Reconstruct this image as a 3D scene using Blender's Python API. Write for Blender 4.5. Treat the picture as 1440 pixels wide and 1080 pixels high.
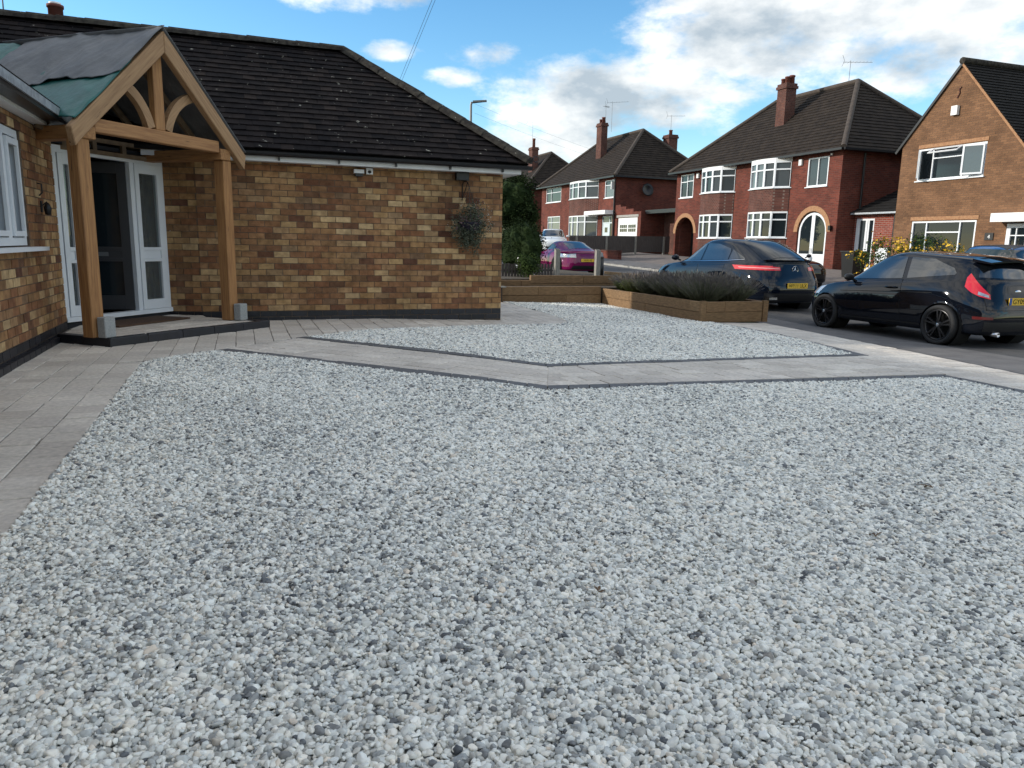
import bpy, bmesh, math, random
import numpy as np
from mathutils import Vector, Matrix, noise as mnoise
from mathutils.bvhtree import BVHTree

for o in list(bpy.data.objects):
    bpy.data.objects.remove(o)
random.seed(7)
SC = bpy.context.scene
COL = SC.collection
R = math.radians

# ------------------------------------------------------------------ camera
PITCH, ROLL, YAW = R(10.7), R(1.1), R(20.0)
CAM = Vector((0, 0, 1.2))
FW = Vector((math.sin(YAW) * math.cos(PITCH), math.cos(YAW) * math.cos(PITCH), -math.sin(PITCH)))
_rt = Vector((math.cos(YAW), -math.sin(YAW), 0)); _up = _rt.cross(FW)
RT = _rt * math.cos(ROLL) + _up * math.sin(ROLL)
UP = _up * math.cos(ROLL) - _rt * math.sin(ROLL)
cd = bpy.data.cameras.new('camera'); cam = bpy.data.objects.new('camera', cd); COL.objects.link(cam)
cd.sensor_width = 36; cd.lens = 36 * 1045 / 1440; cd.clip_start = 0.05; cd.clip_end = 2000
m = Matrix.Identity(4)
for i in range(3):
    m[i][0] = RT[i]; m[i][1] = UP[i]; m[i][2] = -FW[i]; m[i][3] = CAM[i]
cam.matrix_world = m
SC.camera = cam

# ------------------------------------------------------------------ light and sky
SUN_EL, SUN_AZ = R(21.0), math.atan2(-0.92, 0.39)      # azimuth measured from +Y towards +X
sd = Vector((math.sin(SUN_AZ) * math.cos(SUN_EL), math.cos(SUN_AZ) * math.cos(SUN_EL), math.sin(SUN_EL)))
sl = bpy.data.lights.new('sun', 'SUN'); sl.energy = 2.2; sl.angle = R(1.5); sl.color = (1.0, 0.93, 0.82)
sun = bpy.data.objects.new('sun', sl); COL.objects.link(sun)
sun.rotation_euler = sd.to_track_quat('Z', 'Y').to_euler()
sun.location = (-20, 10, 30)

W = bpy.data.worlds.new('World'); SC.world = W; W.use_nodes = True
nt = W.node_tree; N = nt.nodes; L = nt.links
N.clear()
def wn(t, **k):
    n = N.new(t)
    for a, b in k.items(): setattr(n, a, b)
    return n
def wm(op, a, b=None, c=None, clamp=False):
    n = N.new('ShaderNodeMath'); n.operation = op; n.use_clamp = clamp
    for i, v in enumerate((a, b, c)):
        if v is None: continue
        if isinstance(v, (int, float)): n.inputs[i].default_value = v
        else: L.new(v, n.inputs[i])
    return n.outputs[0]
out = wn('ShaderNodeOutputWorld'); bg = wn('ShaderNodeBackground')
sky = wn('ShaderNodeTexSky', sky_type='NISHITA', sun_disc=False)
sky.sun_elevation = SUN_EL; sky.sun_rotation = SUN_AZ
sky.air_density = 1.0; sky.dust_density = 0.1; sky.ozone_density = 2.0
tc = wn('ShaderNodeTexCoord'); sep = wn('ShaderNodeSeparateXYZ'); L.new(tc.outputs['Generated'], sep.inputs[0])
az = wm('ARCTAN2', sep.outputs[0], sep.outputs[1]); el = wm('ARCSINE', sep.outputs[2])
# cloud-plane coordinates: direction projected on a flat layer overhead
zc = wm('MAXIMUM', wm('ADD', sep.outputs[2], 0.12), 0.05)
cx = wm('DIVIDE', sep.outputs[0], zc); cy = wm('DIVIDE', sep.outputs[1], zc)
cmb = wn('ShaderNodeCombineXYZ'); L.new(cx, cmb.inputs[0]); L.new(cy, cmb.inputs[1])
def wnoise(vec, scale, detail=6, rough=0.55, off=(0, 0, 0)):
    mp = wn('ShaderNodeMapping'); mp.inputs['Location'].default_value = off; L.new(vec, mp.inputs[0])
    n = wn('ShaderNodeTexNoise'); n.inputs['Scale'].default_value = scale
    n.inputs['Detail'].default_value = detail; n.inputs['Roughness'].default_value = rough
    L.new(mp.outputs[0], n.inputs['Vector']); return n.outputs['Fac']
ae = wn('ShaderNodeCombineXYZ'); L.new(az, ae.inputs[0]); L.new(wm('MULTIPLY', el, 1.9), ae.inputs[1])
n1 = wnoise(ae.outputs[0], 5.5, 9, 0.6); n2 = wnoise(ae.outputs[0], 15, 8, 0.62, (3, 1, 0)); n3 = wnoise(cmb.outputs[0], 0.55, 8, 0.55, (1.3, 4.2, 0))
n4 = wnoise(ae.outputs[0], 7.0, 7, 0.55, (9, 4, 2))
rag = wm('ADD', wm('MULTIPLY', wm('SUBTRACT', n1, 0.5), 3.6), wm('MULTIPLY', wm('SUBTRACT', n2, 0.5), 1.6))
CLOUDS = [  # azimuth, elevation, half widths (degrees), weight
    (41.5, 14.6, 16.0, 4.6, 1.25), (27.5, 10.6, 10.5, 3.4, 1.2), (47.0, 12.4, 9.0, 3.2, 1.0), (35.0, 16.8, 8.0, 3.0, 1.1),
    (22.5, 6.6, 9.0, 1.9, 0.85), (8.0, 16.8, 5.2, 1.7, 0.9), (10.5, 13.2, 2.2, 0.7, 0.55), (15.2, 11.6, 2.2, 0.7, 0.6),
    (18.6, 13.2, 3.2, 1.0, 0.42), (-1.5, 17.0, 4.0, 0.8, 0.5), (38.0, 20.5, 14.0, 3.0, 0.9), (12.0, 19.6, 5.0, 1.4, 0.6)]
dens = None
for a0, e0, ra, re, w in CLOUDS:
    dx = wm('MULTIPLY', wm('SUBTRACT', az, R(a0)), 1 / R(ra)); dy = wm('MULTIPLY', wm('SUBTRACT', el, R(e0)), 1 / R(re))
    r2 = wm('ADD', wm('MULTIPLY', dx, dx), wm('MULTIPLY', dy, dy))
    b = wm('MULTIPLY', wm('SUBTRACT', 1.0, r2), w)
    b = wm('MAXIMUM', b, -1.0)
    dens = b if dens is None else wm('MAXIMUM', dens, b)
core = wm('ADD', dens, rag)
m1 = wn('ShaderNodeMapRange', interpolation_type='SMOOTHSTEP'); L.new(core, m1.inputs[0]); m1.inputs[1].default_value = 0.0; m1.inputs[2].default_value = 0.95
# broken cumulus beyond the view, cover thickened to brighten the shaded ground
m2 = wn('ShaderNodeMapRange', interpolation_type='SMOOTHSTEP'); L.new(n3, m2.inputs[0]); m2.inputs[1].default_value = 0.39; m2.inputs[2].default_value = 0.52
far = wn('ShaderNodeMapRange', interpolation_type='SMOOTHSTEP'); L.new(wm('MAXIMUM', wm('MULTIPLY', wm('ABSOLUTE', wm('SUBTRACT', az, R(22))), 1 / R(60)), wm('MULTIPLY', el, 1 / R(40))), far.inputs[0])
far.inputs[1].default_value = 0.75; far.inputs[2].default_value = 1.1
cover = wm('MAXIMUM', m1.outputs[0], wm('MULTIPLY', m2.outputs[0], far.outputs[0]))
low = wn('ShaderNodeMapRange', interpolation_type='SMOOTHSTEP'); L.new(el, low.inputs[0]); low.inputs[1].default_value = -0.02; low.inputs[2].default_value = 0.06
cover = wm('MULTIPLY', wm('MULTIPLY', cover, low.outputs[0]), 0.95)
shade = wn('ShaderNodeMapRange'); L.new(wm('ADD', wm('MULTIPLY', n4, 1.0), wm('MULTIPLY', core, -0.045)), shade.inputs[0])
shade.inputs[1].default_value = 0.33; shade.inputs[2].default_value = 0.62
ccol = wn('ShaderNodeMix', data_type='RGBA'); L.new(shade.outputs[0], ccol.inputs[0])
CLOUD_K = 6.1
ccol.inputs[6].default_value = (0.36 * CLOUD_K, 0.42 * CLOUD_K, 0.47 * CLOUD_K, 1); ccol.inputs[7].default_value = (1.0 * CLOUD_K, 0.985 * CLOUD_K, 0.94 * CLOUD_K, 1)
mixs = wn('ShaderNodeMix', data_type='RGBA'); L.new(cover, mixs.inputs[0]); hsv = wn('ShaderNodeHueSaturation'); hsv.inputs['Saturation'].default_value = 1.25; L.new(sky.outputs[0], hsv.inputs['Color'])
wbm = wn('ShaderNodeMix', data_type='RGBA', blend_type='MULTIPLY'); wbm.inputs[0].default_value = 1; wbm.inputs[7].default_value = (0.88, 0.96, 0.95, 1); L.new(hsv.outputs[0], wbm.inputs[6]); L.new(wbm.outputs[2], mixs.inputs[6]); L.new(ccol.outputs[2], mixs.inputs[7])
L.new(mixs.outputs[2], bg.inputs[0]); bg.inputs[1].default_value = 0.12
L.new(bg.outputs[0], out.inputs[0])

vs = SC.view_settings
vs.view_transform = 'Standard'; vs.look = 'None'; vs.gamma = 1.0; vs.exposure = 0.98
SC.render.engine = 'CYCLES'
SC.render.resolution_x, SC.render.resolution_y = 1024, 768
# ------------------------------------------------------------------ helpers
def sstep(t):
    t = max(0.0, min(1.0, t)); return t * t * (3 - 2 * t)
def T(x, y):
    """height of the land: level by the bungalow, falling to the road, climbing up the street"""
    b = -0.03 * min(max(x - 2, 0), 8.8) + 0.3 * sstep((x - 17.5) / 6)
    return b + 0.025 * max(0, min(y, 90) - 12) * sstep((x - 8.8) / 1.5)
def link(o, parent=None):
    COL.objects.link(o)
    if parent is not None:
        o.parent = parent
        o.matrix_parent_inverse = WM.get(parent.name, Matrix.Identity(4)).inverted()
    return o
WM = {}
def tag(o, label=None, cat=None, group=None, kind=None):
    if label: o['label'] = label
    if cat: o['category'] = cat
    if group: o['group'] = group
    if kind: o['kind'] = kind
    return o
def thing(name, label, cat, loc=(0, 0, 0), rz=0.0, group=None):
    o = bpy.data.objects.new(name, None); COL.objects.link(o)
    o.empty_display_size = 0.2
    o.location = loc; o.rotation_euler = (0, 0, rz)
    WM[o.name] = Matrix.Translation(Vector(loc)) @ Matrix.Rotation(rz, 4, 'Z')
    return tag(o, label, cat, group)
def new_mesh(name, v, f, smooth=False):
    me = bpy.data.meshes.new(name)
    me.from_pydata([tuple(p) for p in v], [], f)
    if smooth: me.polygons.foreach_set('use_smooth', [True] * len(me.polygons))
    me.update(); return me
class MB:
    """collects simple solids in world space; build() links them as one mesh"""
    def __init__(s): s.v = []; s.f = []; s.sm = []
    def add(s, v, f, smooth=False):
        k = len(s.v); s.v += [tuple(p) for p in v]; s.f += [tuple(i + k for i in q) for q in f]; s.sm += [smooth] * len(f); return s
    def box(s, a, b):
        (x0, y0, z0), (x1, y1, z1) = a, b
        x0, x1 = min(x0, x1), max(x0, x1); y0, y1 = min(y0, y1), max(y0, y1); z0, z1 = min(z0, z1), max(z0, z1)
        return s.add([(x0, y0, z0), (x1, y0, z0), (x1, y1, z0), (x0, y1, z0), (x0, y0, z1), (x1, y0, z1), (x1, y1, z1), (x0, y1, z1)],
                     [(0, 3, 2, 1), (4, 5, 6, 7), (0, 1, 5, 4), (1, 2, 6, 5), (2, 3, 7, 6), (3, 0, 4, 7)])
    def obox(s, o, ax, ay, az, a, b):
        """box in the frame (o; ax, ay, az), from a to b"""
        o = Vector(o); ax = Vector(ax); ay = Vector(ay); az = Vector(az)
        v = []
        for z in (a[2], b[2]):
            for x, y in ((a[0], a[1]), (b[0], a[1]), (b[0], b[1]), (a[0], b[1])):
                v.append(o + ax * x + ay * y + az * z)
        f = [(0, 3, 2, 1), (4, 5, 6, 7), (0, 1, 5, 4), (1, 2, 6, 5), (2, 3, 7, 6), (3, 0, 4, 7)]
        if ax.cross(ay).dot(az) * (b[0] - a[0]) * (b[1] - a[1]) * (b[2] - a[2]) < 0: f = [q[::-1] for q in f]
        return s.add(v, f)
    def bar(s, p, q, w, h=None, up=(0, 0, 1)):
        p = Vector(p); q = Vector(q); d = q - p; ln = d.length; d.normalize(); h = h or w
        side = d.cross(Vector(up))
        if side.length < 1e-4: side = d.cross(Vector((0, 1, 0)))
        side.normalize(); u = side.cross(d)
        return s.obox(p, d, side, u, (0, -w / 2, -h / 2), (ln, w / 2, h / 2))
    def prism(s, pts, z0, z1):
        """vertical prism; z may be a function of (x, y)"""
        n = len(pts)
        ar = sum(pts[i][0] * pts[(i + 1) % n][1] - pts[(i + 1) % n][0] * pts[i][1] for i in range(n))
        if ar < 0: pts = pts[::-1]
        g = lambda z, p: z(p[0], p[1]) if callable(z) else z
        v = [(p[0], p[1], g(z0, p)) for p in pts] + [(p[0], p[1], g(z1, p)) for p in pts]
        f = [tuple(range(n - 1, -1, -1)), tuple(range(n, 2 * n))] + [(i, (i + 1) % n, n + (i + 1) % n, n + i) for i in range(n)]
        return s.add(v, f)
    def extrude(s, pts, off):
        n = len(pts); off = Vector(off); pts = [Vector(p) for p in pts]
        v = pts + [p + off for p in pts]
        f = [tuple(range(n)), tuple(range(2 * n - 1, n - 1, -1))] + [(i, n + i, n + (i + 1) % n, (i + 1) % n) for i in range(n)]
        return s.add(v, f)
    def tube(s, pts, r, n=8, cap=True):
        pts = [Vector(p) for p in pts]; rs = r if isinstance(r, (list, tuple)) else [r] * len(pts)
        v = []; f = []
        d0 = (pts[1] - pts[0]).normalized()
        a = d0.orthogonal().normalized()
        for i, p in enumerate(pts):
            d = (pts[min(i + 1, len(pts) - 1)] - pts[max(i - 1, 0)]).normalized()
            a = (a - d * a.dot(d)).normalized(); b = d.cross(a)
            for k in range(n):
                t = 2 * math.pi * k / n
                v.append(p + (a * math.cos(t) + b * math.sin(t)) * rs[i])
        for i in range(len(pts) - 1):
            for k in range(n):
                f.append((i * n + k, i * n + (k + 1) % n, (i + 1) * n + (k + 1) % n, (i + 1) * n + k))
        s.add(v, f, True)
        if cap:
            m = len(pts) - 1
            s.add(v[:n], [tuple(range(n - 1, -1, -1))]); s.add(v[m * n:], [tuple(range(n))])
        return s
    def lathe(s, prof, c, axis=(0, 0, 1), n=24):
        ax = Vector(axis).normalized(); a = ax.orthogonal().normalized(); b = ax.cross(a); c = Vector(c)
        v = []; f = []
        for r, h in prof:
            for k in range(n):
                t = 2 * math.pi * k / n
                v.append(c + ax * h + (a * math.cos(t) + b * math.sin(t)) * r)
        for i in range(len(prof) - 1):
            for k in range(n):
                f.append((i * n + k, i * n + (k + 1) % n, (i + 1) * n + (k + 1) % n, (i + 1) * n + k))
        return s.add(v, f, True)
    def build(s, name, mat, parent=None):
        me = bpy.data.meshes.new(name); me.from_pydata(s.v, [], s.f)
        me.polygons.foreach_set('use_smooth', s.sm); me.update()
        me.materials.append(mat)
        return link(bpy.data.objects.new(name, me), parent)
def struct(name, mb, mat, kind='structure'):
    return tag(mb.build(name, mat), kind=kind)

# ------------------------------------------------------------------ materials
def mat(name, c, rough=0.6, c2=None, scale=8.0, metal=0.0, bump=0.0, bscale=60.0, detail=5.0, contrast=(0.35, 0.65), stretch=(1, 1, 1), piece=None,
        coat=0.0, spec=0.5, grain=None, local=False, spots=None, patch=None):
    """procedural surface: two tones mixed by world-space noise, optional per-piece ramp, spots and fine relief"""
    M = bpy.data.materials.new(name); M.use_nodes = True
    nt = M.node_tree; N = nt.nodes; L = nt.links; b = N['Principled BSDF']
    b.inputs['Roughness'].default_value = rough; b.inputs['Metallic'].default_value = metal
    b.inputs['Specular IOR Level'].default_value = spec
    if coat:
        b.inputs['Coat Weight'].default_value = coat; b.inputs['Coat Roughness'].default_value = 0.03
    q = lambda c: (c[0], c[1], c[2], 1)
    if local: src = N.new('ShaderNodeTexCoord').outputs['Object']
    else: src = N.new('ShaderNodeNewGeometry').outputs['Position']
    mp = N.new('ShaderNodeMapping'); mp.inputs['Scale'].default_value = stretch; L.new(src, mp.inputs[0])
    if grain is not None:                       # wood grain running along the direction given
        mp.vector_type = 'TEXTURE'; mp.inputs['Rotation'].default_value = Vector((1, 0, 0)).rotation_difference(Vector(grain).normalized()).to_euler(); mp.inputs['Scale'].default_value = (2.4, 0.16, 0.16)
    def noise(sc, det=detail, ro=0.55):
        n = N.new('ShaderNodeTexNoise'); n.inputs['Scale'].default_value = sc; n.inputs['Detail'].default_value = det; n.inputs['Roughness'].default_value = ro
        L.new(mp.outputs[0], n.inputs['Vector']); return n.outputs['Fac']
    col = None
    if piece:                                   # piece = ('object' | 'island', [tones])
        kind, tones = piece
        if kind == 'object': rnd = N.new('ShaderNodeObjectInfo').outputs['Random']
        else: rnd = N.new('ShaderNodeNewGeometry').outputs['Random Per Island']
        r = N.new('ShaderNodeValToRGB'); e = r.color_ramp.elements
        for i, t in enumerate(tones):
            p = i / max(1, len(tones) - 1)
            if i < 2: e[i].position = p; e[i].color = q(t)
            else: e.new(p).color = q(t)
        # re-set in order because new() may reorder
        for i, t in enumerate(tones):
            e[i].position = i / max(1, len(tones) - 1); e[i].color = q(t)
        L.new(rnd, r.inputs[0]); col = r.outputs[0]
    if c2 is not None:
        mr = N.new('ShaderNodeMapRange'); L.new(noise(scale), mr.inputs[0]); mr.inputs[1].default_value = contrast[0]; mr.inputs[2].default_value = contrast[1]
        mx = N.new('ShaderNodeMix'); mx.data_type = 'RGBA'; L.new(mr.outputs[0], mx.inputs[0])
        mx.inputs[6].default_value = q(c); mx.inputs[7].default_value = q(c2)
        if col is None: col = mx.outputs[2]
        else:                                   # multiply the piece colour by the mottling
            mm = N.new('ShaderNodeMix'); mm.data_type = 'RGBA'; mm.blend_type = 'MULTIPLY'; mm.inputs[0].default_value = 1
            L.new(col, mm.inputs[6]); L.new(mx.outputs[2], mm.inputs[7]); col = mm.outputs[2]
    if patch and col is not None:               # broad weathering: (scale, low, high)
        mr = N.new('ShaderNodeMapRange'); L.new(noise(patch[0], 4), mr.inputs[0]); mr.inputs[1].default_value = 0.32; mr.inputs[2].default_value = 0.68; mr.inputs[3].default_value = patch[1]; mr.inputs[4].default_value = patch[2]
        mm = N.new('ShaderNodeMix'); mm.data_type = 'RGBA'; mm.blend_type = 'MULTIPLY'; mm.inputs[0].default_value = 1
        L.new(col, mm.inputs[6]); L.new(mr.outputs[0], mm.inputs[7]); col = mm.outputs[2]
    if spots:                                   # (colour, scale, threshold)
        mr = N.new('ShaderNodeMapRange'); L.new(noise(spots[1], 4, 0.6), mr.inputs[0]); mr.inputs[1].default_value = spots[2]; mr.inputs[2].default_value = spots[2] + 0.04
        mx = N.new('ShaderNodeMix'); mx.data_type = 'RGBA'; L.new(mr.outputs[0], mx.inputs[0])
        if col is None: mx.inputs[6].default_value = q(c)
        else: L.new(col, mx.inputs[6])
        mx.inputs[7].default_value = q(spots[0]); col = mx.outputs[2]
    if col is None: b.inputs['Base Color'].default_value = q(c)
    else: L.new(col, b.inputs['Base Color'])
    if bump:
        bp = N.new('ShaderNodeBump'); bp.inputs['Strength'].default_value = 1.0; bp.inputs['Distance'].default_value = bump
        L.new(noise(bscale, 6, 0.6), bp.inputs['Height']); L.new(bp.outputs[0], b.inputs['Normal'])
    return M
def far_brick(name, c1, c2, mortar, bw=0.225, bh=0.075):
    """brickwork too far off to tell the bricks apart"""
    M = bpy.data.materials.new(name); M.use_nodes = True
    nt = M.node_tree; N = nt.nodes; L = nt.links; b = N['Principled BSDF']; b.inputs['Roughness'].default_value = 0.85; b.inputs['Specular IOR Level'].default_value = 0.2
    g = N.new('ShaderNodeNewGeometry'); s = N.new('ShaderNodeSeparateXYZ'); L.new(g.outputs['Position'], s.inputs[0])
    a = N.new('ShaderNodeMath'); L.new(s.outputs[0], a.inputs[0]); L.new(s.outputs[1], a.inputs[1])
    c = N.new('ShaderNodeCombineXYZ'); L.new(a.outputs[0], c.inputs[0]); L.new(s.outputs[2], c.inputs[1])
    t = N.new('ShaderNodeTexBrick'); L.new(c.outputs[0], t.inputs['Vector'])
    t.inputs['Scale'].default_value = 1.0; t.inputs['Brick Width'].default_value = bw; t.inputs['Row Height'].default_value = bh
    t.inputs['Mortar Size'].default_value = 0.006; t.inputs['Mortar Smooth'].default_value = 0.3
    t.inputs['Color1'].default_value = (*c1, 1); t.inputs['Color2'].default_value = (*c2, 1); t.inputs['Mortar'].default_value = (*mortar, 1)
    n = N.new('ShaderNodeTexNoise'); n.inputs['Scale'].default_value = 1.3; n.inputs['Detail'].default_value = 6; L.new(g.outputs['Position'], n.inputs['Vector'])
    mr = N.new('ShaderNodeMapRange'); L.new(n.outputs['Fac'], mr.inputs[0]); mr.inputs[1].default_value = 0.3; mr.inputs[2].default_value = 0.7; mr.inputs[3].default_value = 0.72; mr.inputs[4].default_value = 1.15
    mx = N.new('ShaderNodeMix'); mx.data_type = 'RGBA'; mx.blend_type = 'MULTIPLY'; mx.inputs[0].default_value = 1
    L.new(t.outputs['Color'], mx.inputs[6]); L.new(mr.outputs[0], mx.inputs[7]); L.new(mx.outputs[2], b.inputs['Base Color'])
    bp = N.new('ShaderNodeBump'); bp.inputs['Distance'].default_value = 0.006; bp.invert = True
    L.new(t.outputs['Fac'], bp.inputs['Height']); L.new(bp.outputs[0], b.inputs['Normal'])
    return M
def glass(name, c, rough=0.02, trans=0.0):
    M = mat(name, c, rough, spec=0.4)
    b = M.node_tree.nodes['Principled BSDF']; b.inputs['IOR'].default_value = 1.52
    if trans: b.inputs['Transmission Weight'].default_value = trans
    return M

BRICKS = [(0.10, 0.044, 0.028), (0.43, 0.26, 0.118), (0.25, 0.115, 0.056), (0.48, 0.315, 0.152), (0.28, 0.135, 0.066), (0.23, 0.105, 0.054), (0.56, 0.39, 0.205), (0.16, 0.072, 0.042), (0.45, 0.285, 0.135), (0.27, 0.125, 0.062), (0.31, 0.158, 0.078), (0.60, 0.43, 0.235), (0.13, 0.058, 0.038), (0.38, 0.215, 0.10), (0.21, 0.095, 0.052)]
MOT = dict(c=(0.60, 0.57, 0.54), c2=(1.15, 1.13, 1.10), scale=11, detail=7, contrast=(0.28, 0.68), bump=0.004, bscale=90)
m_brick = mat('brick', rough=0.85, spec=0.25, piece=('object', BRICKS), patch=(1.1, 0.72, 1.12), **MOT)
m_brick_i = mat('brick field', rough=0.85, spec=0.25, piece=('island', BRICKS), patch=(1.1, 0.72, 1.12), **MOT)
m_mortar = mat('mortar', (0.085, 0.06, 0.045), 0.95, (0.16, 0.12, 0.085), 14, bump=0.003, bscale=120)
BLUES = [(0.006, 0.007, 0.012), (0.011, 0.012, 0.019), (0.017, 0.017, 0.024), (0.008, 0.010, 0.017)]
m_blue = mat('blue brick', rough=0.5, piece=('object', BLUES), **dict(MOT, bump=0.002))
m_blue_i = mat('blue brick field', rough=0.5, piece=('island', BLUES), **dict(MOT, bump=0.002))
TILES = [(0.005, 0.0045, 0.006), (0.011, 0.009, 0.010), (0.017, 0.0135, 0.0135), (0.007, 0.0065, 0.008), (0.022, 0.017, 0.016)]
TK = dict(c=(0.75, 0.72, 0.72), c2=(1.3, 1.25, 1.2), scale=5, contrast=(0.3, 0.75), bump=0.003, bscale=70, spots=((0.30, 0.29, 0.25), 9.5, 0.675))
m_tile = mat('roof tile', rough=0.9, spec=0.15, piece=('object', TILES), **TK)
m_tile_i = mat('roof tile field', rough=0.9, spec=0.15, piece=('island', TILES), **TK)
m_ridge = mat('ridge tile', (0.022, 0.019, 0.018), 0.9, (0.06, 0.055, 0.045), 12, bump=0.006, bscale=50, spec=0.15, spots=((0.32, 0.31, 0.27), 11.0, 0.67))
PAV = [(0.51, 0.46, 0.405), (0.64, 0.585, 0.515), (0.56, 0.51, 0.455), (0.70, 0.645, 0.57), (0.60, 0.55, 0.485)]
PK = dict(c=(0.82, 0.82, 0.82), c2=(1.1, 1.1, 1.1), scale=30, detail=8, contrast=(0.35, 0.65), bump=0.0015, bscale=220)
m_pav = mat('paver', rough=0.75, piece=('object', PAV), patch=(0.9, 0.84, 1.06), **PK)
m_pav_i = mat('paver field', rough=0.75, piece=('island', PAV), patch=(0.9, 0.84, 1.06), **PK)
EDG = [(0.085, 0.088, 0.092), (0.12, 0.122, 0.126), (0.10, 0.102, 0.108)]
m_edge = mat('edging', rough=0.7, piece=('object', EDG), **PK)
m_sand = mat('joint sand', (0.13, 0.115, 0.10), 0.95, (0.22, 0.20, 0.175), 30)
m_white = mat('white plastic', (0.74, 0.77, 0.80), 0.28, (0.68, 0.71, 0.75), 3)
m_whiteg = mat('white gloss paint', (0.78, 0.79, 0.79), 0.4, (0.68, 0.69, 0.69), 5)
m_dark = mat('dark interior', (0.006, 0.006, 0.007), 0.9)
m_room = mat('darkened hall', (0.03, 0.03, 0.033), 0.9, (0.022, 0.022, 0.026), 3)  # the hall's shade is put into the colour so the doorway reads dark
m_black = mat('black plastic', (0.007, 0.007, 0.008), 0.4)
m_gutter = mat('black gutter', (0.006, 0.0065, 0.009), 0.35)
_pd = Vector((0.6411, 0.7675, 0)); _pn = Vector((0.7675, -0.6411, 0)); _z = Vector((0, 0, 1))
def oak(name, d, a=(0.42, 0.215, 0.080), b=(0.21, 0.095, 0.034)):
    return mat(name, a, 0.7, b, 7, grain=d, bump=0.004, bscale=9, contrast=(0.28, 0.72), detail=7, spots=((0.055, 0.026, 0.012), 5.5, 0.665))
m_oak = oak('oak post', _z); m_oakh = oak('oak beam', _pd, (0.43, 0.225, 0.09), (0.24, 0.11, 0.044)); m_oakp = oak('oak plate', _pn)
m_oakr = [oak('oak rafter left', _pd * 1.33 + _z * 1.245, (0.40, 0.245, 0.125), (0.24, 0.135, 0.066)), oak('oak rafter right', _pd * -1.33 + _z * 1.245, (0.40, 0.245, 0.125), (0.24, 0.135, 0.066))]
m_timber = mat('rough timber', (0.20, 0.14, 0.085), 0.85, (0.13, 0.09, 0.055), 10)
m_stone = mat('granite pad', (0.24, 0.25, 0.25), 0.8, (0.36, 0.37, 0.37), 90, bump=0.002, bscale=200)
SLP = [(0.17, 0.102, 0.05), (0.22, 0.137, 0.07), (0.195, 0.115, 0.056), (0.25, 0.16, 0.084)]
m_sleeper = mat('sleeper', rough=0.85, piece=('object', SLP), c=(0.7, 0.68, 0.62), c2=(1.2, 1.18, 1.12), scale=9, stretch=(1.2, 1.2, 7), bump=0.004, bscale=30)
m_felt = mat('grey roofing membrane', (0.105, 0.112, 0.122), 0.65, (0.155, 0.16, 0.165), 3.5, bump=0.012, bscale=11)
m_tarp = mat('green tarpaulin', (0.006, 0.085, 0.078), 0.5, (0.012, 0.12, 0.105), 6, bump=0.01, bscale=12)
m_lead = mat('weathered alloy', (0.42, 0.45, 0.48), 0.45, (0.26, 0.28, 0.31), 16, metal=0.3, bump=0.002, bscale=60)
m_asph = mat('asphalt', (0.045, 0.045, 0.048), 0.85, (0.075, 0.073, 0.074), 5, bump=0.004, bscale=160, contrast=(0.3, 0.7))
m_foot = mat('footway asphalt', (0.10, 0.095, 0.095), 0.85, (0.145, 0.138, 0.135), 3, bump=0.003, bscale=170)
m_kerb = mat('kerb concrete', (0.26, 0.255, 0.24), 0.85, (0.34, 0.33, 0.31), 9, bump=0.002)
m_earth = mat('garden earth', (0.045, 0.034, 0.024), 0.95, (0.08, 0.06, 0.04), 6, bump=0.02, bscale=20)
m_grass = mat('rough grass', (0.045, 0.065, 0.022), 0.95, (0.075, 0.085, 0.035), 1.2, bump=0.03, bscale=12)
m_tarmacdrive = mat('drive blocks', (0.13, 0.11, 0.10), 0.85, (0.18, 0.155, 0.14), 4, bump=0.003, bscale=120)
m_glass = glass('window glass', (0.012, 0.018, 0.022))
m_glassb = glass('bright curtained glass', (0.105, 0.125, 0.135))
m_glassm = glass('net curtained glass', (0.045, 0.056, 0.062))
m_red = far_brick('red brick', (0.165, 0.043, 0.029), (0.10, 0.028, 0.021), (0.14, 0.09, 0.072))
m_redd = far_brick('dark red brick', (0.13, 0.050, 0.038), (0.085, 0.034, 0.028), (0.17, 0.13, 0.11), 0.11)
m_brown = far_brick('brown brick', (0.21, 0.110, 0.058), (0.145, 0.076, 0.042), (0.155, 0.10, 0.065))
m_buffb = far_brick('buff brick', (0.36, 0.22, 0.11), (0.22, 0.12, 0.06), (0.10, 0.07, 0.05), 0.228, 0.0885)
m_archb = mat('arch brick', (0.36, 0.20, 0.10), 0.85, (0.27, 0.13, 0.065), 14)
m_froof = mat('far roof tile', (0.016, 0.012, 0.010), 0.9, (0.032, 0.024, 0.019), 3.0, bump=0.008, bscale=9, spec=0.2)
m_froof2 = mat('far slate', (0.008, 0.0075, 0.008), 0.9, (0.015, 0.014, 0.014), 4.0, bump=0.006, bscale=12, spec=0.2)
m_pot = mat('terracotta pot', (0.20, 0.065, 0.045), 0.8, (0.13, 0.045, 0.035), 8)
m_metal = mat('galvanised metal', (0.18, 0.19, 0.20), 0.5, metal=0.6)
m_fence = mat('weathered fence board', (0.055, 0.047, 0.044), 0.9, (0.085, 0.075, 0.07), 8, stretch=(8, 8, 0.6))
m_post = mat('weathered post', (0.30, 0.29, 0.26), 0.9, (0.17, 0.16, 0.14), 14, stretch=(6, 6, 0.7))
m_leaf = mat('leaf', (0.030, 0.055, 0.014), 0.8, (0.055, 0.085, 0.022), 2.5, spec=0.12)
m_leafd = mat('dark leaf', (0.010, 0.019, 0.007), 0.8, (0.022, 0.036, 0.011), 3, spec=0.06)
m_bark = mat('bark', (0.06, 0.045, 0.03), 0.9, (0.10, 0.08, 0.055), 14)
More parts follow.
